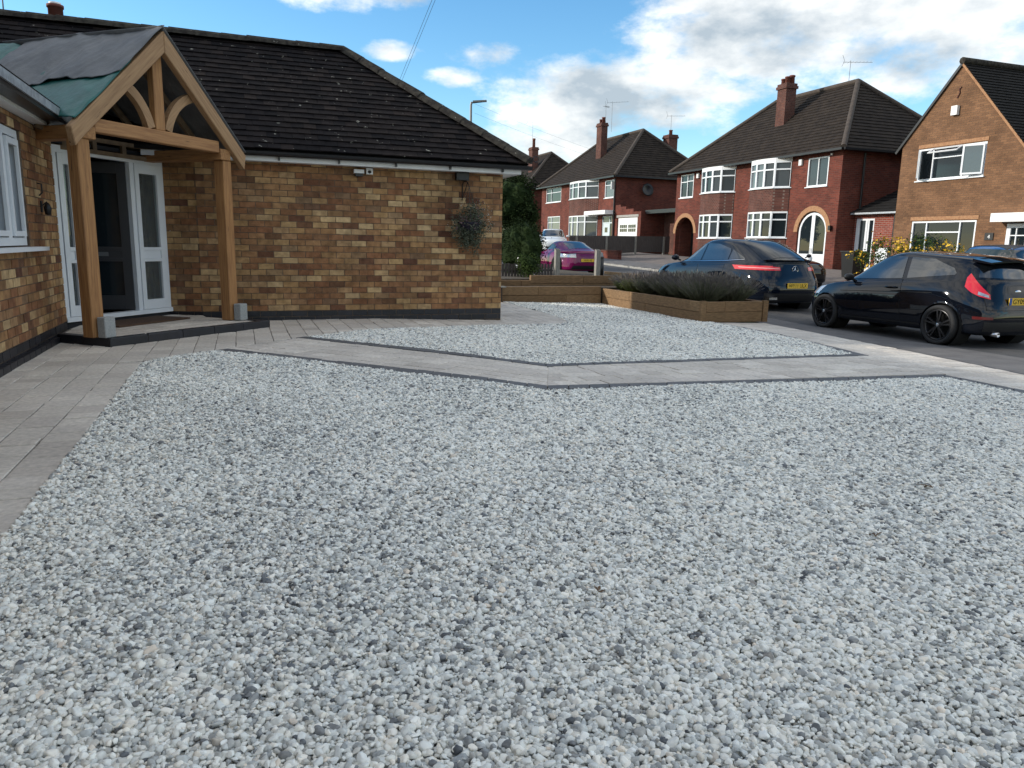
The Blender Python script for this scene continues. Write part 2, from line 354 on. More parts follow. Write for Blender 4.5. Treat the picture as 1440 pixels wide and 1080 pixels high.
m_lav = mat('lavender foliage', (0.08, 0.09, 0.055), 0.8, (0.135, 0.14, 0.09), 3.5, spec=0.1)
m_lavg = mat('bright shrub foliage', (0.06, 0.09, 0.02), 0.75, (0.11, 0.13, 0.035), 4)
m_lavs = mat('dry lavender stalk', (0.17, 0.155, 0.125), 0.85, (0.10, 0.09, 0.10), 6, spec=0.1)
m_yel = mat('yellow petal', (0.68, 0.44, 0.02), 0.6, (0.55, 0.32, 0.015), 9)
m_wpet = mat('white petal', (0.72, 0.72, 0.70), 0.6)
m_ppet = mat('dusky petal', (0.09, 0.045, 0.06), 0.8, (0.17, 0.12, 0.12), 20, spec=0.1)
m_plate = mat('yellow number plate', (0.72, 0.46, 0.03), 0.35)
m_curt = mat('curtain', (0.085, 0.105, 0.10), 0.9, (0.05, 0.065, 0.062), 5)
m_mat = mat('coir mat', (0.10, 0.055, 0.032), 0.95, (0.065, 0.036, 0.022), 40, bump=0.006, bscale=150)
# ------------------------------------------------------------------ the setting: land, road, footways
def proj(p):
    q = Vector(p) - CAM; a = q.dot(FW)
    if a < 0.05: return (-9e3, -9e3, a)
    return (720 + 1045 * q.dot(RT) / a, 540 - 1045 * q.dot(UP) / a, a)
def seen(p, mrg=60):
    x, y, a = proj(p); return a > 0.05 and -mrg < x < 1440 + mrg and -mrg < y < 1080 + mrg
def sheet(xs, ys, dz, inside=None):
    v = []; f = []
    nx = len(xs); fx = lambda i, y: xs[i](y) if callable(xs[i]) else xs[i]
    for y in ys:
        for i in range(nx):
            x = fx(i, y); v.append((x, y, T(x, y) + dz))
    for j in range(len(ys) - 1):
        for i in range(nx - 1):
            f.append((j * nx + i, j * nx + i + 1, (j + 1) * nx + i + 1, (j + 1) * nx + i))
    return MB().add(v, f, True)
fr = lambda a, b, n: [a + (b - a) * i / n for i in range(n + 1)]
gx = [-400, -150, -60, -25, -10] + fr(-5, 26, 62) + [32, 45, 80, 160, 400]
gy = [-300, -80, -30, -12] + fr(-6, 92, 98) + [120, 200, 600]
gv = sheet(gx, gy, -0.06); ground = struct('ground', gv, m_grass)
drive_x = lambda y: float(np.interp(y, [-12, 3, 6.09, 8.06, 10.94, 11.95, 12.5, 16, 92], [7.9, 8.1, 8.66, 9.05, 9.48, 9.58, 9.75, 9.75, 9.75]))
yy = fr(-12, 92, 104)
struct('footway', sheet([lambda y: drive_x(y) + 0.062, 10.0, 10.62], yy, -0.035), m_foot)
struct('road', sheet(fr(10.62, 17.2, 8), yy, -0.05), m_asph)
struct('pavement', sheet([17.32, 18.3, 19.2], yy, 0.05), m_foot)
struct('driveway', sheet(fr(19.24, 23.55, 6), fr(8, 60, 52), 0.02), m_tarmacdrive)
kb = MB()
for y in fr(-12, 60, 80)[:-1]:
    z = T(17.2, y); kb.obox((17.2, y, z), (1, 0, 0), (0, 1, 0), (0, 0, 1), (0, 0.004, -0.2), (0.12, 0.895, 0.055))
for y in fr(13.5, 60, 51)[:-1]:
    z = T(10.62, y); kb.obox((10.5, y, z), (1, 0, 0), (0, 1, 0), (0, 0, 1), (0, 0.004, -0.2), (0.12, 0.895, -0.02))
struct('kerb', kb, m_kerb)
# dark drainage channel between the paving and the footway
dr = MB()
for a, b in zip(fr(3, 11.9, 12)[:-1], fr(3, 11.9, 12)[1:]):
    p = [(drive_x(a) - 0.055, a), (drive_x(a) + 0.06, a), (drive_x(b) + 0.06, b), (drive_x(b) - 0.055, b)]
    dr.prism(p, lambda x, y: T(x, y) - 0.08, lambda x, y: T(x, y) - 0.012)
struct('drain_channel', dr, m_black)

# ------------------------------------------------------------------ paving: blocks laid row by row, cut to the outlines
def clip(sub, rect):
    out = sub
    n = len(rect)
    for i in range(n):
        a, b = rect[i], rect[(i + 1) % n]
        inp, out = out, []
        if not inp: return []
        side = lambda p: (b[0] - a[0]) * (p[1] - a[1]) - (b[1] - a[1]) * (p[0] - a[0])
        for k in range(len(inp)):
            p, q = inp[k - 1], inp[k]; sp, sq = side(p), side(q)
            if sq >= 0:
                if sp < 0: t = sp / (sp - sq); out.append((p[0] + (q[0] - p[0]) * t, p[1] + (q[1] - p[1]) * t))
                out.append(q)
            elif sp >= 0: t = sp / (sp - sq); out.append((p[0] + (q[0] - p[0]) * t, p[1] + (q[1] - p[1]) * t))
    return out
def area(p): return abs(sum(p[i - 1][0] * p[i][1] - p[i][0] * p[i - 1][1] for i in range(len(p)))) / 2
rnd = random.Random(3)
def lay(poly, d, row, lens, o=(0, 0), gap=0.004):
    """paver outlines covering poly, rows running along d"""
    d = Vector((d[0], d[1])).normalized(); n = Vector((-d.y, d.x)); o = Vector(o)
    us = [(Vector(p) - o).dot(d) for p in poly]; vs_ = [(Vector(p) - o).dot(n) for p in poly]
    res = []
    for k in range(math.floor(min(vs_) / row), math.ceil(max(vs_) / row)):
        u = min(us) - rnd.random() * 0.3
        while u < max(us):
            l = rnd.choice(lens)
            g = gap * (0.5 + rnd.random() * 0.8 + (1.1 if rnd.random() < 0.12 else 0))
            r = [o + d * (u + g) + n * (k * row + g), o + d * (u + l - g) + n * (k * row + g), o + d * (u + l - g) + n * ((k + 1) * row - g), o + d * (u + g) + n * ((k + 1) * row - g)]
            r = [(p.x, p.y) for p in r]
            c = clip(poly, r)
            if len(c) > 2 and area(c) > 0.0015: res.append(c)
            u += l
    return res
FORE = [(-2.0, -2), (-1.165, -2), (-1.165, 7.95), (-0.95, 8.02), (-0.78, 8.22), (-0.25, 8.72), (0.62, 9.56), (0.82, 9.73), (1.41, 10.09), (2.5, 10.55), (3.73, 10.96), (4.92, 11.2),
        (5.27, 11.67), (5.48, 13.15), (5.6, 15.9), (4.08, 15.9), (4.08, 11.72), (0.3, 11.72), (0.34, 10.78), (-1.39, 9.11), (-2.0, 9.64)]
BORD = [(-1.165, -2), (-0.95, -2), (-0.95, 7.95), (-1.165, 7.9)]
DIAG = [(-0.25, 8.70), (1.03, 7.39), (2.12, 6.2), (2.47, 5.89), (2.91, 6.92), (1.9, 8.0), (0.64, 9.5)]
FLAT = [(2.47, 5.89), (5.09, 6.04), (7.51, 6.17), (7.76, 7.58), (5.1, 7.23), (2.91, 6.92)]
APRN = [(7.42, 3.0), (8.04, 3.0), (8.6, 6.09), (8.99, 8.06), (9.42, 10.94), (9.52, 11.88), (8.45, 11.88), (8.32, 9.9), (7.76, 7.58), (7.51, 6.17), (7.42, 6.1)]
sub = MB()
for p in (FORE, BORD, DIAG, FLAT, APRN): 
    tri = p
    sub.prism(p, lambda x, y: T(x, y) - 0.09, lambda x, y: T(x, y) - 0.009)
paving = struct('paving', sub, m_sand)
blocks = lay(FORE, (0, 1), 0.21375, [0.16, 0.24, 0.3], (-1.165, 0)) + lay(BORD, (0, 1), 0.215, [0.16, 0.2, 0.25], (-1.165, 0)) \
    + lay(DIAG, (1, -1.05), 0.2, [0.2, 0.3, 0.4], (-0.25, 8.70)) + lay(FLAT, (1, 0.06), 0.2, [0.2, 0.3, 0.4], (2.47, 5.89)) + lay(APRN, (1, 0.06), 0.2, [0.2, 0.3, 0.4], (7.51, 6.17))
def block_mb(mb, c, top, dep=0.04, ch=0.004):
    """one block: sides and a top with a chamfered arris"""
    n = len(c)
    ar = sum(c[i - 1][0] * c[i][1] - c[i][0] * c[i - 1][1] for i in range(n))
    if ar < 0: c = c[::-1]
    mx = sum(p[0] for p in c) / n; my = sum(p[1] for p in c) / n
    j = rnd.uniform(-0.0025, 0.0025)
    v = [(x, y, top(x, y) - dep) for x, y in c] + [(x, y, top(x, y) - ch + j) for x, y in c]
    for x, y in c:
        dd = math.hypot(x - mx, y - my) or 1; k = 1 - min(0.3, 1.4 * ch / dd)
        v.append((mx + (x - mx) * k, my + (y - my) * k, top(x, y) + j))
    f = [tuple(range(2 * n, 3 * n))]
    for i in range(n):
        q = (i + 1) % n
        f += [(i, q, n + q, n + i), (n + i, n + q, 2 * n + q, 2 * n + i)]
    return mb.add(v, f)
def pieces(items, key, nmax, name, stuffname, m_obj, m_isl, parent, adder):
    """the nmax pieces that show largest become objects, the rest one joined part"""
    order = sorted(range(len(items)), key=lambda i: -key(items[i])); single = set(order[:nmax])
    rest = MB()
    for i, it in enumerate(items):
        if i in single: mb = MB(); adder(mb, it); mb.build(name, m_obj, parent)
        else: adder(rest, it)
    if rest.v: tag(rest.build(stuffname, m_isl, parent), kind='stuff')
def pkey(c):
    n = len(c); x = sum(p[0] for p in c) / n; y = sum(p[1] for p in c) / n
    q = proj((x, y, T(x, y)))
    if not (-20 < q[0] < 1460 and -20 < q[1] < 1100): return 0
    return area(c) / q[2] ** 3
pieces(blocks, pkey, 300, 'paver', 'pavers', m_pav, m_pav_i, paving, lambda mb, c: block_mb(mb, c, T))
def strip(line, w, ln=0.2):
    """edging blocks along a polyline, w to its left, mitred at the corners"""
    P = [Vector(p) for p in line]; nrm = []
    for i in range(len(P)):
        d1 = (P[i] - P[i - 1]).normalized() if i else None; d2 = (P[i + 1] - P[i]).normalized() if i < len(P) - 1 else None
        a = Vector((-d1.y, d1.x)) if d1 else None; b = Vector((-d2.y, d2.x)) if d2 else None
        if a and b: mm = (a + b).normalized(); nrm.append(mm / max(0.35, mm.dot(a)))
        else: nrm.append(a or b)
    Q = [p + n * w for p, n in zip(P, nrm)]
    res = []
    for i in range(len(P) - 1):
        k = max(1, round((P[i + 1] - P[i]).length / ln))
        for j in range(k):
            a, b = j / k + 0.004 / ln / k, (j + 1) / k - 0.004 / ln / k
            res.append([tuple(P[i].lerp(P[i + 1], a)), tuple(P[i].lerp(P[i + 1], b)), tuple(Q[i].lerp(Q[i + 1], b)), tuple(Q[i].lerp(Q[i + 1], a))])
    return res
E1 = [(-0.3, 8.60), (2.4, 5.71), (7.23, 5.94), (7.22, 3.0)]
E2 = [(8.42, 11.86), (8.32, 9.9), (7.80, 7.58), (2.89, 6.93), (0.60, 9.52)]
for c in strip(E1, 0.165) + strip(E2[::-1], 0.15):
    mb = MB(); block_mb(mb, c, lambda x, y: T(x, y) + 0.004, 0.06); mb.build('edging_block', m_edge, paving)

# ------------------------------------------------------------------ gravel: real stones in two layers
FG = [(-0.95, -1.5), (-0.95, 7.95), (-0.78, 8.2), (-0.28, 8.60), (2.4, 5.72), (7.22, 5.95), (7.22, -1.5)]
UG = [(0.75, 9.62), (2.96, 7.06), (7.72, 7.72), (8.24, 9.9), (8.34, 11.92), (8.12, 11.93), (8.12, 16.1), (5.6, 16.1), (5.48, 13.15), (5.27, 11.67), (4.92, 11.2), (3.73, 10.96), (2.5, 10.55), (1.41, 10.09)]
def inpoly(X, Y, poly):
    ins = np.zeros(len(X), bool); n = len(poly)
    for i in range(n):
        (x1, y1), (x2, y2) = poly[i - 1], poly[i]
        c = ((y1 > Y) != (y2 > Y)) & (X < (x2 - x1) * (Y - y1) / ((y2 - y1) or 1e-9) + x1); ins ^= c
    return ins
gb = MB()
for p in (FG, UG): gb.prism(p, lambda x, y: T(x, y) - 0.12, lambda x, y: T(x, y) - 0.03)
m_gbase = mat('gravel bed', (0.14, 0.145, 0.15), 0.9, (0.30, 0.31, 0.31), 55, bump=0.01, bscale=70, detail=3)
struct('gravel_bed', gb, m_gbase)
rs = np.random.RandomState(5)
def grid_pts(poly, sp, lo, hi):
    xs = np.array([p[0] for p in poly]); ys = np.array([p[1] for p in poly])
    gx_, gy_ = np.meshgrid(np.arange(xs.min(), xs.max(), sp), np.arange(ys.min(), ys.max(), sp * 0.866))
    gx_[1::2] += sp / 2
    X = gx_.ravel() + rs.uniform(-.38, .38, gx_.size) * sp; Y = gy_.ravel() + rs.uniform(-.38, .38, gx_.size) * sp
    dep = X * FW.x + Y * FW.y + 1.2 * -FW.z; lat = X * _rt.x + Y * _rt.y
    k = inpoly(X, Y, poly) & (dep > 1.0) & (np.abs(lat) < 0.78 * dep + 0.9) & (dep >= lo) & (dep < hi)
    return X[k], Y[k]
def tz(X): return -0.03 * np.clip(X - 2, 0, 8.8)
sets = []
for poly in (FG, UG):
    for sp, lo, hi, dz, sc in ((0.0142, 0, 3.3, 0.0, 0.84), (0.0150, 0, 3.3, -0.011, 0.9), (0.0162, 3.3, 6.0, 0.0, 0.94), (0.0195, 3.3, 6.0, -0.012, 1.05), (0.0178, 6.0, 9.0, 0.0, 1.03), (0.023, 6.0, 9.0, -0.012, 1.2), (0.0205, 9.0, 40, 0.0, 1.18), (0.030, 9.0, 40, -0.012, 1.4)):
        X, Y = grid_pts(poly, sp, lo, hi)
        if len(X): sets.append((X, Y, tz(X) + dz - 0.002 + rs.uniform(-.0055, .0055, len(X)) + 0.007 * np.sin(X * 2.1 + 1.3 * np.sin(Y * 1.7)) * np.sin(Y * 2.6), np.full(len(X), sc)))
GX, GY, GZ, GS = (np.concatenate([s[i] for s in sets]) for i in range(4))
n = len(GX); print('stones', n)
size = GS * np.clip(rs.lognormal(0, 0.30, n), 0.5, 1.9) * 0.0098
# a patchy drift of paler and darker stones
patch = 0.5 + 0.5 * np.sin(GX * 1.9 + 2 * np.sin(GY * 0.9)) * np.sin(GY * 1.6 + 1.5 * np.sin(GX * 1.1))
tone = np.clip(rs.normal(0.67, 0.25, n) + 0.13 * (patch - 0.5), 0, 1)
hue = rs.uniform(0, 1, n)
me = bpy.data.meshes.new('gravel'); me.vertices.add(n)
me.vertices.foreach_set('co', np.stack([GX, GY, GZ], 1).astype(np.float32).ravel())
def attr(name, typ, arr, key):
    a = me.attributes.new(name, typ, 'POINT'); a.data.foreach_set(key, arr.astype(np.float32 if typ != 'INT' else np.int32).ravel())
attr('rot', 'FLOAT_VECTOR', np.stack([rs.uniform(-.55, .55, n), rs.uniform(-.55, .55, n), rs.uniform(0, 6.283, n)], 1), 'vector')
attr('sca', 'FLOAT_VECTOR', size[:, None] * np.stack([rs.uniform(.95, 1.5, n), rs.uniform(.72, 1.1, n), rs.uniform(.55, .9, n)], 1), 'vector')
attr('idx', 'INT', rs.randint(0, 8, n), 'value')
attr('tone', 'FLOAT', tone, 'value'); attr('hue', 'FLOAT', hue, 'value')
me.update()
gravel = bpy.data.objects.new('gravel', me); COL.objects.link(gravel)
tag(gravel, 'pale grey and white gravel spread across the whole front drive', 'gravel', kind='stuff')
m_grav = bpy.data.materials.new('gravel stone'); m_grav.use_nodes = True
gn = m_grav.node_tree; gN = gn.nodes; gL = gn.links; gbs = gN['Principled BSDF']; gbs.inputs['Roughness'].default_value = 0.62
at = gN.new('ShaderNodeAttribute'); at.attribute_type = 'INSTANCER'; at.attribute_name = 'tone'
ah = gN.new('ShaderNodeAttribute'); ah.attribute_type = 'INSTANCER'; ah.attribute_name = 'hue'
tcn = gN.new('ShaderNodeTexCoord'); nn = gN.new('ShaderNodeTexNoise'); nn.inputs['Scale'].default_value = 1.6; nn.inputs['Detail'].default_value = 5
gg = gN.new('ShaderNodeNewGeometry'); nn.inputs['Scale'].default_value = 90; gL.new(gg.outputs['Position'], nn.inputs['Vector'])
ad = gN.new('ShaderNodeMath'); ad.operation = 'MULTIPLY_ADD'; gL.new(nn.outputs['Fac'], ad.inputs[0]); ad.inputs[1].default_value = 0.34; gL.new(at.outputs['Fac'], ad.inputs[2])
su = gN.new('ShaderNodeMath'); su.operation = 'SUBTRACT'; gL.new(ad.outputs[0], su.inputs[0]); su.inputs[1].default_value = 0.17
rp = gN.new('ShaderNodeValToRGB'); e = rp.color_ramp.elements
stops = [(0.0, (0.075, 0.082, 0.095)), (0.22, (0.19, 0.20, 0.215)), (0.45, (0.44, 0.455, 0.455)), (0.68, (0.70, 0.71, 0.69)), (1.0, (0.88, 0.875, 0.84))]
while len(e) < len(stops): e.new(0.5)
for i, (p, c) in enumerate(stops): e[i].position = p; e[i].color = (*c, 1)
gL.new(su.outputs[0], rp.inputs[0])
hr = gN.new('ShaderNodeValToRGB'); e = hr.color_ramp.elements
hst = [(0.0, (0.98, 0.995, 0.98)), (0.5, (1.01, 1.0, 0.955)), (0.9, (1.03, 0.985, 0.91)), (0.975, (1.0, 0.93, 0.83)), (1.0, (0.95, 0.82, 0.70))]
while len(e) < len(hst): e.new(0.5)
for i, (p, c) in enumerate(hst): e[i].position = p; e[i].color = (*c, 1)
gL.new(ah.outputs['Fac'], hr.inputs[0])
gm = gN.new('ShaderNodeMix'); gm.data_type = 'RGBA'; gm.blend_type = 'MULTIPLY'; gm.inputs[0].default_value = 1
gL.new(rp.outputs[0], gm.inputs[6]); gL.new(hr.outputs[0], gm.inputs[7]); gL.new(gm.outputs[2], gbs.inputs['Base Color'])
# eight stone shapes, made inside the node group from displaced icospheres
ng = bpy.data.node_groups.new('gravel', 'GeometryNodeTree')
ng.interface.new_socket('Geometry', in_out='INPUT', socket_type='NodeSocketGeometry'); ng.interface.new_socket('Geometry', in_out='OUTPUT', socket_type='NodeSocketGeometry')
G = ng.nodes; K = ng.links
gi = G.new('NodeGroupInput'); go = G.new('NodeGroupOutput'); g2i = G.new('GeometryNodeGeometryToInstance')
for k in range(8):
    ic = G.new('GeometryNodeMeshIcoSphere'); ic.inputs['Radius'].default_value = 1.0; ic.inputs['Subdivisions'].default_value = 3
    sp_ = G.new('GeometryNodeSetPosition'); pos = G.new('GeometryNodeInputPosition')
    rk = random.Random(100 + k); acc = None
    for q in range(11):                     # a chip cut by eleven planes, arrises slightly worn
        nv = Vector((rk.gauss(0, 1), rk.gauss(0, 1), rk.gauss(0, 1))).normalized()
        dt = G.new('ShaderNodeVectorMath'); dt.operation = 'DOT_PRODUCT'; K.new(pos.outputs[0], dt.inputs[0]); dt.inputs[1].default_value = nv
        mx_ = G.new('ShaderNodeMath'); mx_.operation = 'MAXIMUM'; K.new(dt.outputs['Value'], mx_.inputs[0]); mx_.inputs[1].default_value = 0.2
        dv = G.new('ShaderNodeMath'); dv.operation = 'DIVIDE'; dv.inputs[0].default_value = rk.uniform(0.62, 0.95); K.new(mx_.outputs[0], dv.inputs[1])
        if acc is None:
            mi = G.new('ShaderNodeMath'); mi.operation = 'MINIMUM'; K.new(dv.outputs[0], mi.inputs[0]); mi.inputs[1].default_value = 1.15; acc = mi.outputs[0]
        else:
            mi = G.new('ShaderNodeMath'); mi.operation = 'SMOOTH_MIN'; K.new(acc, mi.inputs[0]); K.new(dv.outputs[0], mi.inputs[1]); mi.inputs[2].default_value = 0.10; acc = mi.outputs[0]
    vm = G.new('ShaderNodeVectorMath'); vm.operation = 'SCALE'; K.new(pos.outputs[0], vm.inputs[0]); K.new(acc, vm.inputs['Scale'])
    K.new(ic.outputs[0], sp_.inputs['Geometry']); K.new(vm.outputs[0], sp_.inputs['Position'])
    sm = G.new('GeometryNodeSetShadeSmooth'); K.new(sp_.outputs[0], sm.inputs[0]); sm.inputs['Shade Smooth'].default_value = True
    ms = G.new('GeometryNodeSetMaterial'); ms.inputs['Material'].default_value = m_grav; K.new(sm.outputs[0], ms.inputs[0])
    K.new(ms.outputs[0], g2i.inputs[0])
ip = G.new('GeometryNodeInstanceOnPoints'); ip.inputs['Pick Instance'].default_value = True
def na(name, typ):
    a = G.new('GeometryNodeInputNamedAttribute'); a.data_type = typ; a.inputs['Name'].default_value = name; return a.outputs[0]
e2r = G.new('FunctionNodeEulerToRotation'); K.new(na('rot', 'FLOAT_VECTOR'), e2r.inputs[0])
K.new(gi.outputs[0], ip.inputs['Points']); K.new(g2i.outputs[0], ip.inputs['Instance']); K.new(na('idx', 'INT'), ip.inputs['Instance Index'])
K.new(e2r.outputs[0], ip.inputs['Rotation']); K.new(na('sca', 'FLOAT_VECTOR'), ip.inputs['Scale'])
K.new(ip.outputs[0], go.inputs[0])
md = gravel.modifiers.new('stones', 'NODES'); md.node_group = ng
me.materials.append(m_grav)
# ------------------------------------------------------------------ bungalow
Z3 = Vector((0, 0, 1))
bung = thing('bungalow', 'buff brick bungalow with dark tiled hipped roof on the left', 'bungalow', (1.0, 12.5, 0))
ALLB, ALLBLUE = [], []
def brick_wall(parent, o, t, n, Lw, z0, z1, holes=(), course=0.0885, blen=0.228, blue=0, start=0.0):
    """stretcher bond; collects (parent, frame, u0, u1, z0, z1) for every brick"""
    o, t, n = Vector(o), Vector(t).normalized(), Vector(n).normalized()
    k = 0; z = z0
    r = random.Random(int(o.x * 100) + int(o.y * 10))
    while z < z1 - 0.02:
        zt = min(z + course - 0.010, z1)
        u = start - (blen / 2 if k % 2 else 0)
        while u < Lw:
            a, b = max(u, 0.0), min(u + blen - 0.010, Lw)
            spans = [(a, b)]
            for h0, h1, hz0, hz1 in holes:
                if zt > hz0 + 0.02 and z < hz1 - 0.02:
                    ns = []
                    for s0, s1 in spans:
                        if s1 <= h0 or s0 >= h1: ns.append((s0, s1)); continue
                        if s0 < h0: ns.append((s0, h0 - 0.004))
                        if s1 > h1: ns.append((h1 + 0.004, s1))
                    spans = ns
            for s0, s1 in spans:
                if s1 - s0 > 0.02:
                    (ALLBLUE if k < blue else ALLB).append((parent, o, t, n, s0, s1, z, zt, r.uniform(0.004, 0.0105)))
            u += blen
        z += course; k += 1
def add_brick(mb, it):
    _, o, t, n, a, b, z0, z1, pr = it
    mb.obox(o, t, n, Z3, (a, -0.02, z0), (b, pr, z1))
def bkey(it):
    _, o, t, n, a, b, z0, z1, pr = it
    p = o + t * ((a + b) / 2) + Z3 * ((z0 + z1) / 2); q = proj(p)
    if not (-10 < q[0] < 1450 and -10 < q[1] < 1090): return 0
    return (b - a) * (z1 - z0) * abs((p - CAM).normalized().dot(n)) / q[2] ** 2
def place(items, key, nmax, name, stuffname, m_obj, m_isl, adder):
    order = sorted(range(len(items)), key=lambda i: -key(items[i])); single = set(order[:nmax]); rest = {}
    for i, it in enumerate(items):
        if i in single: mb = MB(); adder(mb, it); mb.build(name, m_obj, it[0])
        else: adder(rest.setdefault(it[0].name, (it[0], MB()))[1], it)
    for p, mb in rest.values(): tag(mb.build(stuffname, m_isl, p), kind='stuff')
WY, WX, WT = 11.76, -2.02, 2.34
fwall = MB().box((-0.55, WY, -0.2), (4.05, WY + 0.22, WT)).build('front_wall', m_mortar, bung)
brick_wall(fwall, (-0.55, WY, 0), (1, 0, 0), (0, -1, 0), 4.6, -0.037, WT, blue=2)
rv_o = Vector((-0.99, 11.91, 0)); rv_t = (Vector((-0.55, WY, 0)) - rv_o); rv_l = rv_t.length; rv_t.normalize(); rv_n = Vector((rv_t.y, -rv_t.x, 0))
rwall = MB().obox(rv_o, rv_t, rv_n, Z3, (0, -0.2, -0.2), (rv_l - 0.002, 0, WT)).build('reveal_wall', m_mortar, bung)
brick_wall(rwall, rv_o, rv_t, rv_n, rv_l, -0.037, WT, blue=2)
WIN0, WIN1, WZ0, WZ1 = 6.65, 8.95, 1.08, 2.215
wl = MB()
wl.box((WX - 0.22, -6, -0.2), (WX, WIN0, WT + 0.02)); wl.box((WX - 0.22, WIN1, -0.2), (WX, 10.29, WT + 0.02))
wl.box((WX - 0.22, WIN0, -0.2), (WX, WIN1, WZ0)); wl.box((WX - 0.22, WIN0, WZ1), (WX, WIN1, WT + 0.02))
wwall = wl.build('wing_wall', m_mortar, bung)
brick_wall(wwall, (WX, 5.0, 0), (0, 1, 0), (1, 0, 0), 5.29, 0.0, WT, holes=[(WIN0 - 5, WIN1 - 5, WZ0, WZ1)], blue=2)
MB().box((WX + 0.002, -6, 0.0), (WX + 0.01, 4.995, WT)).build('plain_wall', m_buffb, bung)
# stepped blue brick plinth along the wing
for k in range(24):
    a = 5.0 + k * 0.22
    ALLBLUE.append((wwall, Vector((WX, a, 0)), Vector((0, 1, 0)), Vector((1, 0, 0)), 0.004, 0.212, -0.05, 0.062, 0.055))
place(ALLB, bkey, 300, 'brick', 'bricks', m_brick, m_brick_i, add_brick)
place(ALLBLUE, bkey, 90, 'plinth_brick', 'plinth_bricks', m_blue, m_blue_i, add_brick)
sh = MB()
sh.box((4.05 - 0.22, WY + 0.22, -0.2), (4.05, 16.4, WT)); sh.box((-10, 16.18, -0.2), (3.83, 16.4, WT)); sh.box((-10, -6, -0.2), (-9.78, 16.18, WT)); sh.box((-9.78, -6, -0.2), (WX - 0.22, -5.78, WT))
sh.build('outer_wall', m_buffb, bung)
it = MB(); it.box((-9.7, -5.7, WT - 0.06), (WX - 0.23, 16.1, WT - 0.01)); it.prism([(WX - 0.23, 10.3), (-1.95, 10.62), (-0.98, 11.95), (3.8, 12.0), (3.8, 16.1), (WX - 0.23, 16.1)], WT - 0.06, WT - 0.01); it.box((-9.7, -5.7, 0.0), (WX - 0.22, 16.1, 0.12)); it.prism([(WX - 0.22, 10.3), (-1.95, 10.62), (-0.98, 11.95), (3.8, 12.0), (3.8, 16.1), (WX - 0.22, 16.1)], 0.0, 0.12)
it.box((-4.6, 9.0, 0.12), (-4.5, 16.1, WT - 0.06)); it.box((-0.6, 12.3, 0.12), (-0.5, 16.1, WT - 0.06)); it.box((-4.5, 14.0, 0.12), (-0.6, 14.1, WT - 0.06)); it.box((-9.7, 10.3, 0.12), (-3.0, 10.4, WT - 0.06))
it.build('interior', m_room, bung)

# eaves of the front
ev = MB(); ev.box((-1.2, 11.5, 2.285), (4.27, 11.525, 2.355)); ev.build('fascia', m_whiteg, bung)
MB().box((-1.2, 11.526, 2.292), (4.25, WY - 0.006, 2.306)).build('soffit', m_whiteg, bung)
MB().box((4.246, 11.53, 2.285), (4.27, 16.6, 2.355)).build('fascia', m_whiteg, bung)
MB().box((4.06, WY - 0.004, 2.292), (4.244, 16.6, 2.306)).build('soffit', m_whiteg, bung)
def gutter(p, q, r, out, parent, m=None):
    p, q, out = Vector(p), Vector(q), Vector(out); mb = MB(); n = 8
    v = []; f = []
    for c in (p, q):
        for k in range(n + 1):
            a = math.pi * k / n; v.append(c - Z3 * math.sin(a) * r - out * math.cos(a) * r)
        for k in range(n, -1, -1):
            a = math.pi * k / n; v.append(c - Z3 * math.sin(a) * (r - 0.004) - out * math.cos(a) * (r - 0.004))
    m_ = 2 * (n + 1)
    for k in range(m_): f.append((k, (k + 1) % m_, m_ + (k + 1) % m_, m_ + k))
    f += [tuple(range(m_))[::-1], tuple(range(m_, 2 * m_))]
    return mb.add(v, f).build('gutter', m or m_gutter, parent)
gt = gutter((-0.05, 11.43, 2.405), (4.42, 11.43, 2.405), 0.062, (0, -1, 0), bung)
for x in (0.58, 1.42, 2.26, 3.1, 3.95):
    MB().box((x - 0.012, 11.44, 2.30), (x + 0.012, 11.498, 2.36)).build('bracket', m_gutter, gt)
hk = [Vector((4.40, 11.40, 2.46)) + Vector((0.05 * k * 0.9, 0, 0.02 + 0.05 * math.sin(k * 0.5))) for k in range(3)]
cc = [Vector((4.42 + 0.06 + 0.045 * math.cos(a), 11.40, 2.52 + 0.045 * math.sin(a))) for a in fr(math.pi, -0.9 * math.pi, 12)]
MB().tube([Vector((4.38, 11.40, 2.44))] + cc, 0.007, 6).build('hip_iron', m_black, bung)

# main roof, laid tile by tile on the slope the photograph shows
TH = math.atan2(1.96, 2.5); ES = Vector((0, math.cos(TH), math.sin(TH))); EN = Vector((0, -math.sin(TH), math.cos(TH)))
E0 = Vector((0, 11.40, 2.43)); SL = 2.52 / math.cos(TH)
deck = MB()
XR, XE = 1.83, 4.35
def quad(mb, *p): mb.add(p, [tuple(range(len(p)))])
deck.extrude([(-7, 11.42, 2.41), (XE, 11.42, 2.41), (XR, 13.92, 4.37), (-7, 13.92, 4.37)], (0, 0.001, -0.05))
deck.extrude([(-7, 16.6, 2.41), (-7, 13.92, 4.37), (XR, 13.92, 4.37), (XE, 16.6, 2.41)], (0, 0, -0.05))
roof = deck.build('roof', m_froof2, bung)
ALLT = []
rt_ = random.Random(11)
GAUGE, TW = 0.146, 0.179
for k in range(22):
    s0 = k * GAUGE
    x = -4.4 - (TW / 2 if k % 2 else 0)
    lim = XE - 0.02 - s0 * math.cos(TH)
    while x < lim:
        w = min(TW - 0.004, lim - x)
        if w > 0.03: ALLT.append((roof, x, w, s0, rt_.uniform(-0.003, 0.004), rt_.uniform(-0.003, 0.003)))
        x += TW
